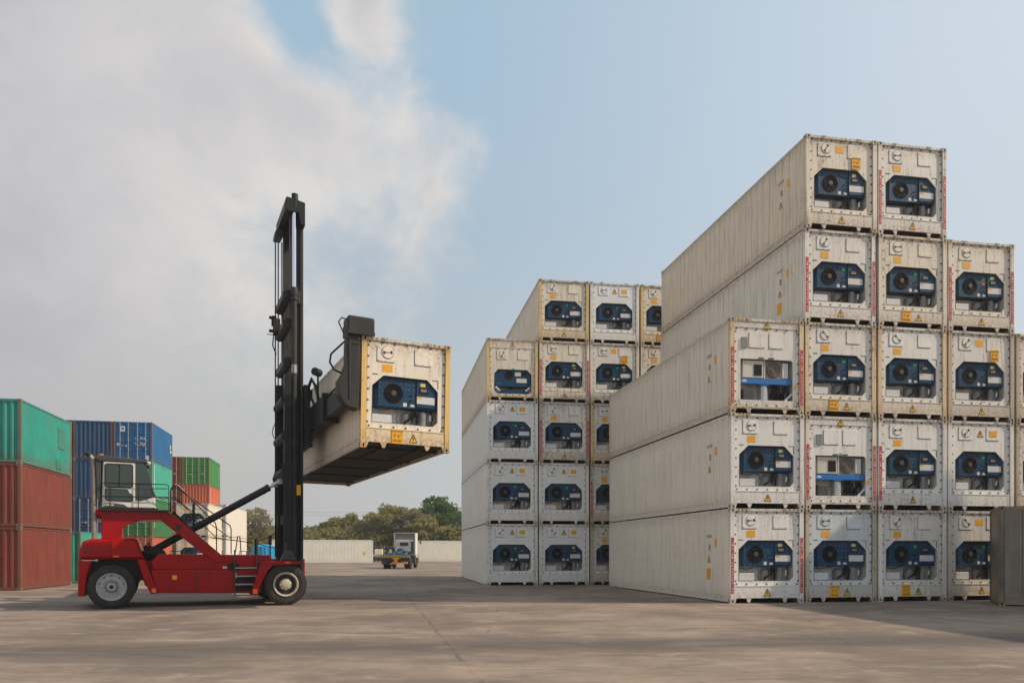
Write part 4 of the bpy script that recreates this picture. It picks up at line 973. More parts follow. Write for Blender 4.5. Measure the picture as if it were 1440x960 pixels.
# cab
cabb = hp('cab', lambda m: (m.prism([(-4.83, 2.78), (-3.47, 2.78), (-3.50, 3.12), (-3.80, 4.06), (-4.80, 4.10)], -1.46, .05, 'y', .03)), M_CABW)
hp('roof', lambda m: (m.prism([(-4.99, 4.16), (-4.86, 4.22), (-3.72, 4.12), (-3.66, 4.04), (-4.92, 4.05)], -1.50, .09, 'y', .02)), M_DKG, cabb)
hp('cab_base', lambda m: m.box(-4.86, -3.42, -1.47, .1, 2.737, 2.785), M_BLK, cabb)
hp('rear_post', lambda m: m.prism([(-4.92, 2.9), (-4.86, 2.9), (-4.84, 4.1), (-4.98, 4.12)], -1.45, .04), M_DKG, cabb)
dr = hp('door', lambda m: m.prism([(-4.77, 2.80), (-4.02, 2.80), (-4.02, 4.02), (-4.77, 4.04)], -1.475, -1.46, 'y', .004), M_CABW, cabb)
def rrect(x0, x1, z0, z1, r=.05):
    p = []
    for (cx, cz, a0) in ((x1 - r, z1 - r, 0), (x0 + r, z1 - r, 90), (x0 + r, z0 + r, 180), (x1 - r, z0 + r, 270)):
        for k in range(4): a = R(a0 + k * 30); p.append((cx + r * math.cos(a), cz + r * math.sin(a)))
    return p
hp('window_seal', lambda m: (m.prism(rrect(-4.76, -4.05, 3.33, 4.00, .07), -1.476, -1.482)), M_BLK, cabb)
hp('window', lambda m: (m.prism(rrect(-4.73, -4.40, 3.36, 3.97, .05), -1.483, -1.486), m.prism(rrect(-4.38, -4.08, 3.36, 3.97, .05), -1.483, -1.486)), M_GLS, cabb)
hp('window_seal', lambda m: (m.prism([(-4.75, 3.02), (-4.70, 2.97), (-4.10, 2.95), (-4.05, 3.0), (-4.05, 3.12), (-4.09, 3.17), (-4.15, 3.20), (-4.17, 3.27), (-4.21, 3.30), (-4.75, 3.31)], -1.476, -1.482)), M_BLK, cabb)
hp('window', lambda m: (m.prism([(-4.73, 3.03), (-4.69, 2.99), (-4.11, 2.975), (-4.075, 3.01), (-4.075, 3.11), (-4.10, 3.15), (-4.16, 3.18), (-4.19, 3.25), (-4.22, 3.28), (-4.73, 3.29)], -1.483, -1.486)), M_GLS, cabb)
hp('window', lambda m: (m.prism([(-3.99, 4.05), (-3.80, 4.04), (-3.73, 3.98), (-3.49, 3.12), (-3.74, 3.02), (-3.88, 2.98), (-3.99, 3.0)], -1.462, -1.470)), M_GLS, cabb)
hp('windscreen', lambda m: m.prism([(-3.495, 3.14), (-3.485, 3.14), (-3.785, 4.04), (-3.795, 4.04)], -1.40, 0.0), M_GLS, cabb)
sw = hp('swoosh_panel', lambda m: (m.prism([(-4.75, 2.80), (-4.75, 2.91), (-4.5, 2.905), (-4.28, 2.875), (-4.18, 2.80)], -1.476, -1.480)), M_DKG, cabb)
hp('worn_lettering', lambda m: [m.box(-4.74 + i * .055, -4.70 + i * .055, -1.484, -1.480, 2.835, 2.875) for i in range(4)], M_CABW, sw, kind='stuff')
hp('beacon', lambda m: (m.cyl((-4.86, -1.25, 4.20), (-4.86, -1.25, 4.27), .06, 12)), M_ORL, cabb)
hp('work_lamp', lambda m: (m.cyl((-3.70, -1.42, 4.06), (-3.62, -1.42, 4.02), .06, 10), m.box(-3.72, -3.66, -1.46, -1.38, 4.14, 4.26)), M_ALU, cabb)
hp('wiper', lambda m: m.tube([(-4.4, -1.49, 3.36), (-4.395, -1.49, 3.97)], .008, 4), M_BLK, cabb)
# hand rails
def rail(m):
    y = -1.56
    m.tube([(-4.86, y, 2.78), (-4.86, y, 3.42), (-4.82, y, 3.45), (-3.20, y, 3.46), (-3.15, y, 3.42), (-3.14, y, 2.72)], .013)
    m.tube([(-4.86, y, 3.08), (-3.16, y, 3.10)], .014); m.tube([(-3.62, y, 3.33), (-3.18, y, 3.34)], .012)
    m.tube([(-4.62, y, 2.70), (-4.62, y, 3.40)], .013); m.tube([(-3.92, y, 2.76), (-3.92, y, 3.45)], .013)
    m.tube([(-3.60, y, 3.28), (-3.50, y, 3.12), (-3.30, y, 3.05), (-3.15, y, 3.08)], .012)
    m.box(-4.9, -3.1, -1.6, -1.43, 2.70, 2.735)
hp('handrail', rail, M_BLK)
def srail(m):
    for (y, o) in ((-.75, 0.0), (.12, .48)):
        m.tube([(-3.08, y, 2.74), (-3.08, y, 3.40), (-3.0, y, 3.52), (-2.90, y, 3.50), (-1.86 + o, y, 2.42 - o * .08), (-1.83 + o, y, 2.28), (-1.83 + o, y, 1.50)], .017)
        m.tube([(-3.08, y, 3.16), (-2.96, y, 3.16), (-1.83 + o, y, 1.98)], .012)
        m.tube([(-2.45, y, 2.15), (-2.45, y, 3.03)], .020)
hp('stair_rail', srail, M_BLK)
hp('stair_rail', lambda m: m.tube([(-2.98, -.79, 3.53), (-2.88, -.79, 3.51), (-2.35, -.79, 2.95)], .014), M_GAL)
hp('stair_string', lambda m: [m.prism([(-3.05, 2.74), (-2.98, 2.74), (-1.80, 1.50), (-1.92, 1.50), (-3.05, 2.60)], y, y + .02) for y in (-.72, .08)], M_BLK)
for i in range(5):
    x = -2.92 + i * .22; z = 2.52 - i * .23
    hp('tread', lambda m: m.box(0, .20, -.695, .075, -.012, .012), M_DKG, key='stair', loc=(x, 0, z))
# side ladder
hp('ladder_frame', lambda m: (m.tube([(-1.38, -1.53, .30), (-1.38, -1.53, 1.62)], .022), m.tube([(-.76, -1.53, .30), (-.76, -1.53, 1.95), (-.76, -1.45, 2.0)], .022), m.tube([(-1.38, -1.53, .30), (-.76, -1.53, .30)], .014)), M_DKG)
for z in (.62, .86, 1.10):
    hp('step', lambda m: m.box(-1.37, -.77, -1.60, -1.46, -.022, .012), M_STP, key='ladder', loc=(0, 0, z))
hp('step_recess', lambda m: (m.box(-1.36, -.78, -1.462, -1.452, .66, .83), m.box(-1.36, -.78, -1.462, -1.452, .42, .60)), M_BLK)
# things standing on the deck
hp('grab_rail', lambda m: (m.tube([(-1.28, -.4, 1.48), (-1.20, -.4, 2.05), (-1.14, -.4, 2.05), (-1.10, -.4, 1.48)], .016), m.tube([(-1.2, -.9, 1.48), (-1.2, -.9, 1.58), (-1.0, -.9, 1.58), (-1.0, -.9, 1.48)], .012), m.tube([(-3.1, -.9, 1.48), (-3.1, -.9, 1.58), (-2.8, -.9, 1.58), (-2.8, -.9, 1.48)], .012)), M_BLK)
hp('mirror_post', lambda m: (m.cyl((-.36, -1.3, 1.3), (-.36, -1.3, 2.05), .02, 8), m.cyl((-.36, -1.3, 1.78), (-.36, -1.3, 2.05), .05, 8), m.cyl((-.78, -1.3, 1.3), (-.78, -1.3, 1.95), .025, 8)), M_BLK)
hp('hydraulic_hose', lambda m: (m.tube([(-1.9, .3, 2.0), (-1.2, .2, 1.92), (-.7, 0, 1.85), (-.3, -.2, 2.02), (.0, -.3, 2.18)], .014), m.tube([(-.8, -1.2, 1.85), (-.4, -1.1, 1.72), (-.05, -1.0, 1.66), (.1, -.95, 1.7)], .012)), M_BLK)
hp('valve_box', lambda m: (m.box(-.62, -.32, -1.3, -1.0, 1.30, 1.46)), M_STP)
hp('valve_block', lambda m: (m.prism([(-.05, 1.30), (.10, 1.62), (.28, 1.62), (.40, 1.30)], -1.35, -1.0, 'y', .02), m.cyl((.12, -1.15, 1.6), (.12, -1.15, 1.85), .05, 10)), M_DKG)
# tilt cylinders
for y in (-.6, .6):
    tcx = hp('tilt_cylinder', lambda m: (m.cyl((-3.62, y, 1.56), (-.30, y, 3.55), .105, 18), m.cyl((-.36, y, 3.515), (-.30, y, 3.55), .115, 18), m.cyl((-3.68, y - .12, 1.53), (-3.68, y + .12, 1.53), .10, 12)), M_MAST)
    hp('tilt_rod', lambda m: (m.cyl((-.32, y, 3.54), (-.02, y, 3.72), .05, 12), m.cyl((.02, y - .1, 3.74), (.02, y + .1, 3.74), .09, 12)), M_ALU, tcx)
# mast
for s_ in (-1, 1):
    hp('outer_mast_rail', lambda m: (m.prism([(.10, s_ * .78), (.66, s_ * .78), (.66, s_ * .84), (.20, s_ * .84), (.20, s_ * 1.02), (.10, s_ * 1.02)], .95, 7.0, 'z'), m.box(.58, .66, s_ * .84 if s_ > 0 else -1.02, 1.02 if s_ > 0 else -.84, .95, 7.0)), M_MAST)
    hp('inner_mast_rail', lambda m: (m.prism([(.30, s_ * .60), (.70, s_ * .60), (.70, s_ * .775), (.62, s_ * .775), (.62, s_ * .68), (.38, s_ * .68), (.38, s_ * .775), (.30, s_ * .775)], 1.6, 12.25, 'z')), M_SPR)
    lc = hp('lift_cylinder', lambda m: (m.cyl((.40, s_ * .93, 1.2), (.40, s_ * .93, 9.45), .088, 18), m.cyl((.40, s_ * .93, 9.45), (.40, s_ * .93, 9.68), .115, 18), m.cyl((.40, s_ * .93, 9.30), (.40, s_ * .93, 9.36), .12, 18), m.box(.42, .64, s_ * .93 - .05, s_ * .93 + .05, 9.2, 9.6), m.cyl((.40, s_ * .93, 6.10), (.40, s_ * .93, 6.16), .11, 18)), M_SPR)
    hp('lift_rod', lambda m: m.cyl((.40, s_ * .93, 9.68), (.40, s_ * .93, 12.0), .062, 18), M_CHR, lc)
hp('mast_sticker', lambda m: (m.lathe([(.0895, 0), (.0895, .26)], (0, 0, 0), 12)), M_LBLW, loc=(.40, -.93, 7.05), rot=(R(90), 0, 0))
hp('mast_sticker', lambda m: m.box(.46, .58, -1.035, -1.021, 3.30, 3.62), M_YEL)
hp('crosshead', lambda m: (m.prism([(.12, 12.30), (.16, 12.42), (.36, 12.40), (.72, 12.32), (.72, 11.62), (.58, 11.62), (.52, 11.98), (.25, 11.98), (.12, 12.02)], -1.02, 1.02, 'y', .02), m.cyl((.42, -.93, 12.2), (.42, -.93, 12.56), .10, 12), m.cyl((.42, .93, 12.2), (.42, .93, 12.56), .10, 12)), M_MAST)
hp('pulley', lambda m: (m.cyl((.16, .55, 11.86), (.16, .95, 11.86), .14, 14), m.box(.02, .24, .5, 1.0, 11.72, 11.82)), M_DKG)
for z, d in ((9.50, 1), (8.62, 1), (7.42, 1)):
    hp('cross_member', lambda m: (m.prism([(.09, z - .12), (.20, z - .17), (.34, z - .15), (.34, z + .13), (.22, z + .17), (.09, z + .08)], -.80, .95, 'y', .02)), M_MAST)
for z in (6.25, 5.12, 4.02):
    hp('cross_member', lambda m: (m.cyl((.17, -.90, z), (.17, .95, z), .155, 16), m.box(.15, .3, -.8, .9, z - .12, z + .12)), M_SPR)
hp('mast_side_plate', lambda m: m.prism([(.20, 6.95), (.12, 6.7), (.06, 6.45), (.08, 6.25), (.20, 5.95), (.20, 5.6), (.10, 5.35), (.05, 5.12), (.10, 4.90), (.20, 4.6), (.15, 4.35), (.02, 4.2), (-.01, 3.95), (.04, 3.70), (.16, 3.50), (.16, 1.0), (.34, 1.0), (.30, 6.95)], -1.04, -1.00), M_MAST)
hp('mast_side_plate', lambda m: m.prism([(.20, 6.95), (.08, 6.45), (.20, 6.0), (.20, 5.6), (.07, 5.12), (.20, 4.6), (.0, 3.95), (.16, 3.50), (.16, 1.0), (.30, 1.0), (.30, 6.95)], 1.00, 1.04), M_MAST)
hp('cross_member', lambda m: m.box(.1, .3, -.78, .78, 2.4, 2.7), M_MAST)
hp('valve_cluster', lambda m: (m.box(-.02, .16, .35, .75, 8.60, 9.05), m.box(-.06, .08, .62, .80, 8.9, 9.2), m.cyl((-.14, .7, 9.15), (.05, .7, 9.15), .05, 10), m.cyl((-.14, .7, 8.72), (.05, .7, 8.72), .05, 10), m.tube([(-.20, .75, 8.62), (.05, .75, 8.6)], .012)), M_BLK)
for (x, y, z0, z1, r_) in ((.08, .90, 1.4, 11.7, .02), (.17, .90, 1.4, 11.7, .02), (.28, .85, 1.4, 11.7, .02), (-.02, -.62, 1.5, 3.6, .035), (.04, -.45, 1.5, 3.6, .02)):
    hp('lift_chain', lambda m: m.tube([(x, y, z0), (x, y, z1)], r_, 6), M_BLK)
hp('hydraulic_hose', lambda m: (m.tube([(.02, .75, 8.7), (-.02, .8, 8.3), (.10, .85, 8.0)], .02), m.tube([(.18, .8, 5.85), (.08, .84, 5.78), (-.0, .86, 5.6), (-.02, .88, 5.42), (.04, .88, 5.28), (.18, .88, 5.24)], .014)), M_BLK)
# carriage and spreader
hp('carriage', lambda m: (m.box(.72, .96, -.9, .9, 4.85, 5.10), m.box(.72, .96, -.9, .9, 6.3, 6.6), m.box(.72, .90, -.85, -.62, 4.85, 6.75), m.box(.72, .90, .62, .85, 4.85, 6.75), m.box(.74, .88, -.3, .3, 4.85, 6.5), m.prism([(.70, 4.80), (.95, 4.80), (.95, 5.5), (.78, 6.7), (.70, 6.7)], -1.0, -.9)), M_MAST)
spb = hp('spreader_beam', lambda m: (m.prism([(.90, 5.32), (1.27, 5.32), (1.30, 5.42), (1.30, 5.98), (1.24, 6.05), (.90, 6.05)], -3.0, 3.9, 'y', .02), m.box(.86, 1.32, -3.08, -2.94, 5.26, 6.10), m.box(.86, 1.32, 3.84, 3.98, 5.26, 6.10)), M_MAST)
hp('telescopic_beam', lambda m: (m.box(.97, 1.25, -5.2, -3.0, 5.40, 5.92), m.tube([(1.0, -5.2, 6.0), (1.0, -3.0, 6.02)], .035)), M_SPR, spb)
hp('telescopic_beam', lambda m: m.box(.95, 1.27, 3.9, 6.1, 5.40, 5.92), M_SPR, spb)
def arm(m, y0, y1):
    m.prism([(.93, 5.38), (1.02, 5.30), (1.29, 5.24), (1.33, 5.30), (1.33, 7.22), (1.04, 7.20), (1.0, 6.9), (1.0, 6.45), (.90, 6.15), (.78, 5.95), (.80, 5.6)], y0, y1, 'y', .02)
    m.prism([(1.02, 7.20), (1.72, 7.22), (1.72, 7.58), (1.68, 7.62), (1.06, 7.64), (1.02, 7.60)], y0 - .06, y1 + .12, 'y', .03)
hp('spreader_arm', lambda m: arm(m, -5.60, -5.22), M_SPR)
hp('spreader_arm', lambda m: arm(m, 6.22, 6.60), M_SPR)
hp('arm_rib', lambda m: (m.box(1.06, 1.12, -5.62, -5.60, 5.5, 7.15), m.box(1.0, 1.72, -5.69, -5.60, 7.16, 7.24), m.box(1.02, 1.33, -5.615, -5.60, 6.92, 6.96)), M_SPR)
hp('twistlock', lambda m: [m.box(1.40, 1.56, y - .09, y + .09, 7.12, 7.24) for y in (-5.42, 6.42)], M_DKG)
hp('hydraulic_hose', lambda m: (m.tube([(1.02, -5.64, 7.50), (.86, -5.66, 7.54), (.78, -5.66, 7.42), (.86, -5.66, 7.25), (.93, -5.66, 7.10), (.95, -5.66, 6.95)], .018),
                               m.tube([(.95, -5.66, 6.95), (.78, -5.62, 6.78), (.62, -5.5, 6.62), (.60, -5.45, 6.42), (.72, -5.4, 6.25), (.98, -5.3, 6.18)], .026),
                               m.box(.90, 1.02, -5.68, -5.60, 7.02, 7.30)), M_BLK)
hp('spreader_lamp', lambda m: (m.cyl((1.0, -1.6, 6.05), (1.0, -1.6, 6.95), .03, 8), m.cyl((.88, -1.7, 7.0), (1.06, -1.5, 7.0), .12, 12)), M_BLK)
hp('hydraulic_hose', lambda m: (m.tube([(.8, -.95, 6.55), (.9, -1.1, 6.9), (1.0, -1.3, 6.6), (1.05, -1.5, 6.1)], .05), m.tube([(.8, -.7, 5.6), (.85, -1.0, 5.2), (.9, -1.3, 5.3)], .05), m.tube([(.8, -.8, 6.2), (.9, -1.0, 6.35), (.95, -1.3, 6.05)], .04)), M_BLK)

# ------------------------------------------------------------------ yard tractor seen from behind
TX = (565 - 720) / 1106.44 * 71
T = thing('yard_tractor', 'small white-cabbed yard tractor with striped rear bumper, parked between the white containers', 'truck', (TX - .35, 71, gz(71)), R(-3))
tp = lambda nm, b, mt, parent=None, kind=None: (lambda m: (b(m), ob(nm, m.mesh(nm, mt), parent or T, kind=kind))[1])(MB())
tc_ = tp('cab', lambda m: m.prism([(-.72, .95), (1.05, .95), (1.05, 2.50), (.95, 2.62), (-.65, 2.62), (-.72, 2.50)], 2.2, 3.9, 'y', .05), M_TWH)
tp('rear_window', lambda m: m.box(-.25, .55, 2.17, 2.2, 2.08, 2.40), M_GLS, tc_)
tp('side_window', lambda m: (m.box(1.052, 1.06, 2.5, 3.6, 1.9, 2.42), m.box(.78, 1.04, 2.18, 2.2, 1.3, 2.5)), M_GLS, tc_)
tp('mirror', lambda m: (m.tube([(1.05, 3.6, 2.5), (1.45, 3.6, 2.5)], .02), m.box(1.38, 1.5, 3.58, 3.64, 2.25, 2.55)), M_BLK, tc_)
tp('roof_deflector', lambda m: (m.box(-.82, -.74, 2.2, 3.4, 1.9, 3.30), m.box(1.12, 1.20, 2.2, 3.4, 1.3, 3.30), m.box(-.82, 1.20, 2.2, 3.4, 3.24, 3.30), m.prism([(2.9, 2.63), (3.4, 2.63), (3.4, 3.24), (3.2, 3.24)], -.74, 1.12, 'x')), M_TWH)
tp('chassis', lambda m: (m.box(-.45, .45, -1.2, 3.8, .75, .98), m.box(-1.2, 1.2, 3.2, 4.1, .5, .95), m.box(-.5, .5, -.3, .8, .98, 1.12)), M_TBL)
tp('fender', lambda m: (m.prism([(-.9, .98), (-.55, 1.22), (.75, 1.22), (1.1, .98), (1.1, 1.05), (.8, 1.3), (-.6, 1.3), (-.9, 1.05)], -1.28, -.62, 'x'), ), M_TBL)
tp('fender', lambda m: (m.prism([(-.9, .98), (-.55, 1.22), (.75, 1.22), (1.1, .98), (1.1, 1.05), (.8, 1.3), (-.6, 1.3), (-.9, 1.05)], .62, 1.28, 'x'), ), M_TBL)
tp('fifth_wheel', lambda m: (m.prism([(-.5, 1.12), (.45, 1.12), (.4, 1.25), (-.4, 1.25)], -.4, .6), m.tube([(-.3, .9, 1.4), (0, 1.1, 1.55), (.3, 1.3, 1.7), (.5, 2.1, 1.8)], .03)), M_GRY)
tp('air_hose', lambda m: (m.tube([(-.5, .2, 1.35), (0, .4, 1.50), (.5, 1.0, 1.4), (.8, 1.6, 1.6)], .02), m.box(-.9, -.3, -.4, .3, 1.30, 1.42), m.box(.1, .8, -.4, .3, 1.30, 1.46)), M_TARP)
def bump(m):
    m.m = 0; m.box(-1.28, 1.28, -1.3, -1.2, .98, 1.20)
    m.m = 1
    for i in range(16): x = -1.26 + i * .16; m.prism([(x, .985), (x + .07, .985), (x + .11, 1.155), (x + .04, 1.155)], -1.305, -1.30)
tp('bumper', bump, [M_HYL, M_INK])
def tail(m):
    m.m = 0; m.prism([(-.42, .98), (-.1, .70), (-.5, .42), (.5, .42), (.15, .70), (.42, .98)], -1.29, -1.22)
    m.m = 1; m.box(-.28, .22, -1.305, -1.292, .48, .60); m.m = 2; m.prism([(-.40, .97), (-.28, .97), (.02, .70), (-.08, .66)], -1.30, -1.292)
tp('tail_plate', tail, [M_HYL, M_ORL, M_INK])
tp('gearbox_cover', lambda m: (m.box(-.62, .98, 1.6, 2.19, .95, 1.55), m.prism([(-.5, 1.56), (.3, 1.56), (.2, 1.78), (-.3, 1.8)], 1.7, 2.15)), M_DKG)
tp('tail_box', lambda m: m.box(.56, 1.12, -1.28, -1.15, .45, .64), M_HYL)
tp('mud_flap', lambda m: (m.box(-1.26, -.62, -1.02, -1.0, .42, .95), m.box(.62, 1.26, -1.02, -1.0, .66, .95)), M_TBL)
tp('steps', lambda m: (m.box(1.06, 1.3, 2.4, 3.4, .55, .62), m.box(1.06, 1.3, 2.4, 3.4, .9, .97), m.box(1.0, 1.2, 2.0, 2.6, .4, 1.2)), M_DKG)
for (x, y) in ((-1.24, 0), (-.92, 0), (.64, 0), (.96, 0), (-1.15, 3.3), (.87, 3.3)):
    wm = cached('wheel|truck', lambda m: m.lathe([(.0, .02), (.28, .02), (.29, .0), (.44, .0), (.5, .04), (.5, .24), (.44, .28), (.29, .28), (.28, .25), (0, .25)], n=24), M_TYR)
    wo = ob('wheel', wm, T, (x, y, .5), (0, 0, R(-90))); wo.location = (x, y + 0, .5)
# ------------------------------------------------------------------ bright blue ribbed tank behind the handler, fence, clutter
X0 = (350 - 720) / 1106.44 * 66; X1 = (382 - 720) / 1106.44 * 66
tk = thing('water_tank', 'bright blue ribbed tank with a domed top, seen low behind the front of the handler', 'tank', ((X0 + X1) / 2, 66.9, gz(66)))
rr_ = (X1 - X0) / 2
def tank(m):
    n = 40; pr = []
    vs = []
    for i in range(n):
        t = 2 * math.pi * i / n; r = rr_ * (1 if i % 2 else .955); vs += [(r * math.cos(t), r * math.sin(t), .05), (r * math.cos(t), r * math.sin(t), 1.98)]
    m.add(vs, [(2 * i, 2 * ((i + 1) % n), 2 * ((i + 1) % n) + 1, 2 * i + 1) for i in range(n)])
mm = MB(); tank(mm); ob('tank_wall', mm.mesh('tank_wall', M_TARP), tk)
mm = MB(); n_ = 24
vs = [(rr_ * .98 * math.cos(2 * math.pi * i / n_) * k, rr_ * .98 * math.sin(2 * math.pi * i / n_) * k, z) for (k, z) in ((1, 1.97), (.7, 2.10), (.3, 2.18), (.02, 2.2)) for i in range(n_)]
mm.add(vs, [(j * n_ + i, j * n_ + (i + 1) % n_, (j + 1) * n_ + (i + 1) % n_, (j + 1) * n_ + i) for j in range(3) for i in range(n_)], True)
ob('tank_lid', mm.mesh('tank_lid', M_TARP), tk)
# mesh fence along the trees
fr = thing('yard_fence', 'grey fence in front of the trees, seen between the two long white containers', 'fence', (-17.0, 112, gz(112)))
mm = MB()
for i in range(21): mm.tube([(-.0 + i * .35 - 3.5, 0, .1), (-.0 + i * .35 - 3.5, 0, 2.0)], .012, 4)
ob('fence_mesh', mm.mesh('fence_mesh', M_FENCE), fr, kind='stuff')
for i in range(4): ob('fence_post', cached('fence_post', lambda m: m.box(-.05, .05, -.05, .05, 0, 2.3), M_FENCE), fr, (-3.5 + i * 2.33, 0, 0))
for z in (.5, 1.3, 2.05): ob('fence_rail', cached('fence_rail', lambda m: m.box(-3.5, 3.5, .03, .06, 0, .06), M_FENCE), fr, (0, 0, z))
cx = (533 - 720) / 1106.44 * 100
tr = thing('flat_trailer', 'low grey flat trailer parked between the left white container and the tractor', 'trailer', (cx, 100, gz(100)))
tq = lambda nm, b, mt: (lambda m: (b(m), ob(nm, m.mesh(nm, mt), tr))[1])(MB())
tq('trailer_bed', lambda m: (m.box(-1.5, 1.3, 0, 2.4, .95, 1.1), m.box(-1.3, 1.2, .2, .35, .75, .95)), M_STP)
tq('load_box', lambda m: m.prism([(-.6, 1.102), (.3, 1.102), (.3, 1.75), (-.6, 1.75)], .3, 1.4, 'y', .03), M_BEI)
tq('headboard', lambda m: (m.box(1.2, 1.28, .1, 2.3, 1.102, 1.7), m.box(-1.5, -1.42, .1, 2.3, 1.102, 1.5)), M_BRN)
for x in (-1.0, .8): ob('wheel', cached('wheel|trailer', lambda m: m.lathe([(0, 0), (.24, 0), (.42, .02), (.45, .06), (.45, .22), (0, .22)], n=18), M_TYR), tr, (x, .05, .45))
# ------------------------------------------------------------------ trees
def leaf_mat(name, c0, c1, c2):
    def fn(t, b, col):
        tc = t.new('ShaderNodeTexCoord'); oi = t.new('ShaderNodeObjectInfo')
        n = t.noise(tc.outputs['Object'], .55, 3, .6); n2 = t.noise(tc.outputs['Object'], 4.5, 2, .6)
        c = t.mix(t.ramp(n, .35, .65), c0, c1); c = t.mix(t.ramp(n2, .4, .75, 0, .6), c, c2)
        t.l.new(c, b.inputs['Base Color'])
        tr_ = t.new('ShaderNodeBsdfTranslucent'); t.l.new(c, tr_.inputs[0]); mx = t.new('ShaderNodeMixShader'); mx.inputs[0].default_value = .55
        t.l.new(b.outputs[0], mx.inputs[1]); t.l.new(tr_.outputs[0], mx.inputs[2]); t.l.new(mx.outputs[0], t.n['Material Output'].inputs[0])
    return mat(name, c0, .75, fn=fn, spec=.15)
LM = [leaf_mat('olive_leaves', (.24, .235, .085), (.31, .28, .115), (.36, .31, .145)), leaf_mat('dark_leaves', (.075, .14, .035), (.105, .18, .055), (.14, .21, .07)),
      leaf_mat('grey_leaves', (.26, .24, .135), (.32, .28, .17), (.35, .30, .19)), leaf_mat('green_leaves', (.16, .195, .06), (.22, .24, .08), (.26, .27, .10))]
def tree(px, top, depth, half, mi, lab, seed, dens=1.0, base=.30, sparse=False):
    rs = np.random.RandomState(seed); X = (px - 720) / 1106.44 * depth; g0 = min(gz(depth), .525)
    hgt = 1.55 + (776.15 - top) / 1106.44 * depth - g0; rad = half / 1106.44 * depth
    root = thing('tree', lab, 'tree', (X, depth, g0), 0, 'trees behind the yard')
    cz = hgt * (base + (1 - base) * .5); rz = hgt * (1 - base) * .5
    ncl = int((60 if sparse else 120) * dens)
    cl = []
    for i in range(ncl):
        d = rs.normal(size=3); d /= np.linalg.norm(d); r = rs.uniform(.30, 1.12) ** .7
        lump = 1 + .18 * math.sin(3 * math.atan2(d[1], d[0]) + seed) 
        p = np.array([d[0] * rad * r * lump, d[1] * rad * r * lump, cz + d[2] * rz * r])
        if p[2] > hgt: p[2] = hgt
        cl.append(p)
    m = MB(); hb = hgt * base
    lean = rs.uniform(-.4, .4)
    m.tube([(0, 0, -.1), (lean * .3, 0, hb * .6), (lean * .6, 0, hb), (lean, 0, cz)], .13, 7)
    m.cyl((0, 0, -.1), (lean * .25, 0, hb * .5), .24, 8, .15)
    ob('trunk', m.mesh('trunk', M_BARK), root)
    m = MB()
    for p in cl[::2]:
        s_ = (lean * .7, 0, hb * rs.uniform(.7, 1.3)); mid = (np.array(s_) * .5 + p * .5) + rs.uniform(-.3, .3, 3)
        m.tube([s_, tuple(mid), tuple(p)], .045, 4)
    ob('limbs', m.mesh('limbs', M_BARK), root)
    V = []; F = []
    nl = int((60 if sparse else 80)); k = 0
    for p in cl:
        cr = rad * rs.uniform(.16, .36)
        for j in range(nl):
            o = rs.normal(size=3); o = o / np.linalg.norm(o) * cr * rs.uniform(.2, 1.0) ** .5; o[2] *= .62
            c = p + o; a = rs.normal(size=3); a /= np.linalg.norm(a); b = np.cross(a, rs.normal(size=3)); b /= np.linalg.norm(b)
            sz = rs.uniform(.12, .25) * (1.25 if not sparse else 1.0); a = a * sz; b = b * sz * .6
            V += [tuple(c - a), tuple(c - b * .9), tuple(c + a), tuple(c + b)]; F.append((k, k + 1, k + 2, k + 3)); k += 4
    me = bpy.data.meshes.new('crown'); me.from_pydata(V, [], F); me.materials.append(LM[mi]); ob('crown', me, root, kind='stuff')
trees = [
 (312, 716, 118, 16, 3, 'green tree just behind the white containers', 1, 1, .25, False),
 (352, 708, 116, 26, 2, 'thin-leaved grey-green tree with a rounded airy crown, leftmost of the tree line', 2, 1, .42, True),
 (347, 738, 128, 24, 3, 'low green tree beneath the airy grey-green one', 3, 1, .1, False),
 (378, 742, 125, 20, 0, 'low olive tree just left of the handler mast', 4, 1, .1, False),
 (412, 745, 128, 24, 3, 'low bushy tree straight behind the handler mast', 5, 1, .1, False),
 (442, 741, 126, 22, 3, 'low green tree just right of the handler mast', 6, 1, .1, False),
 (464, 731, 122, 22, 3, 'green tree second to the right of the mast, a step taller than its neighbour', 7, 1, .15, False),
 (486, 722, 120, 22, 0, 'olive tree over the middle of the left long white container', 8, 1, .2, False),
 (512, 727, 122, 22, 2, 'grey-olive tree over the right end of the left long white container', 9, 1, .2, True),
 (533, 716, 118, 20, 0, 'olive tree with thin trunks over the gap between the long containers', 10, .9, .35, True),
 (556, 710, 120, 26, 0, 'tall olive tree straight above the yard tractor', 11, 1.1, .25, False),
 (580, 713, 118, 22, 2, 'grey-olive tree just right of the one above the tractor', 12, 1, .3, False),
 (598, 724, 114, 20, 0, 'olive tree in front of the darkest green tree', 13, 1, .15, False),
 (618, 699, 124, 29, 1, 'darkest and tallest green tree of the line, with a ragged top', 14, 1.2, .25, False),
 (638, 720, 120, 22, 1, 'dark green tree beside the corner of the middle block', 15, 1, .15, False),
 (640, 738, 113, 18, 0, 'olive bushy tree low beside the corner of the middle block', 16, 1, .1, False),
 (668, 715, 122, 26, 1, 'green tree hidden behind the middle block', 17, 1, .2, False)]
for (px, top, dp, hf, mi, lab, sd, dn, ba, spx) in trees: tree(px, top + 3, dp, hf * 1.30, mi, lab, sd, dn, ba, spx)
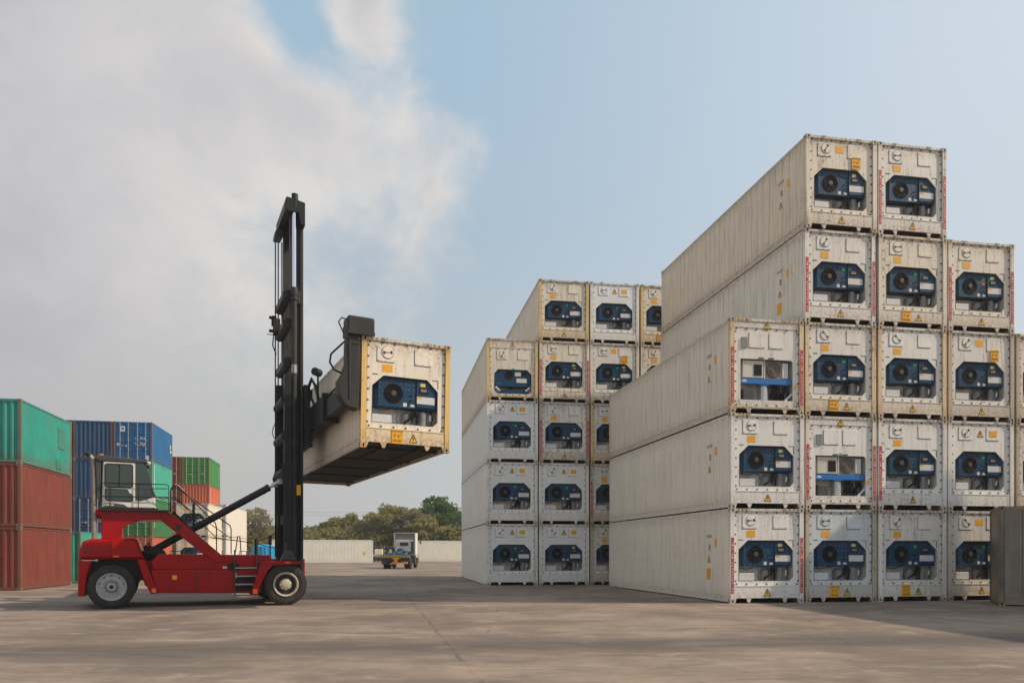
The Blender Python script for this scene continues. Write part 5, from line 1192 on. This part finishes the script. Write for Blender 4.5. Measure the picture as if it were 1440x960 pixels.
# undergrowth, one uncountable mass
rs = np.random.RandomState(5); V = []; F = []; k = 0
for i in range(900):
    x = rs.uniform(-60, 3); c0 = np.array([x, rs.uniform(112.5, 122), .3 + rs.uniform(0, 4.2)])
    if -22 < x < -13 and c0[1] < 115: c0[1] = 117
    for j in range(48):
        c = c0 + rs.normal(size=3) * (.75, .6, .5); a = rs.normal(size=3) * .16; b = np.cross(a, rs.normal(size=3)); b = b / (np.linalg.norm(b) + 1e-6) * .13
        V += [tuple(c - a), tuple(c - b), tuple(c + a), tuple(c + b)]; F.append((k, k + 1, k + 2, k + 3)); k += 4
me = bpy.data.meshes.new('undergrowth'); me.from_pydata(V, [], F); me.materials.append(LM[0])
ug = ob('undergrowth', me, kind='stuff', label='olive green undergrowth filling the foot of the tree line'); ug['category'] = 'undergrowth'
# power line over the trees
for (x, lab) in ((-62.0, 'slim utility pole hidden behind the coloured stacks'), (6.0, 'slim utility pole hidden behind the middle block')):
    m = MB(); m.cyl((0, 0, 0), (0, 0, 10.2), .12, 8, .08); po = ob('utility_pole', m.mesh('utility_pole', M_FENCE), None, (x, 128, .3), label=lab); po['category'] = 'pole'; po['group'] = 'utility poles'
for q, z in enumerate((7.7, 7.2)):
    m = MB(); m.tube([(-62 + 68 * i / 24, 128, z + .3 + 1.8 * ((i / 12 - 1) ** 2)) for i in range(25)], .018, 4)
    wo = ob('power_line', m.mesh('power_line', M_DKG), label='%s of the two thin wires sagging above the trees' % ['upper', 'lower'][q]); wo['category'] = 'wire'; wo['group'] = 'wires above the trees'

# ------------------------------------------------------------------ thin haze
hm = bpy.data.materials.new('haze'); hm.use_nodes = True
hm.node_tree.nodes.remove(hm.node_tree.nodes['Principled BSDF'])
pv = hm.node_tree.nodes.new('ShaderNodeVolumePrincipled'); pv.inputs['Color'].default_value = (.90, .93, .97, 1); pv.inputs['Density'].default_value = .0006; pv.inputs['Anisotropy'].default_value = .2
hm.node_tree.links.new(pv.outputs[0], hm.node_tree.nodes['Material Output'].inputs['Volume'])
m = MB(); m.box(-1600, 1600, -1600, 1600, -1.0, 18.0)
hz_ = ob('haze', m.mesh('haze', hm), kind='stuff', label='thin pale haze in the air over the whole yard'); hz_['category'] = 'haze'
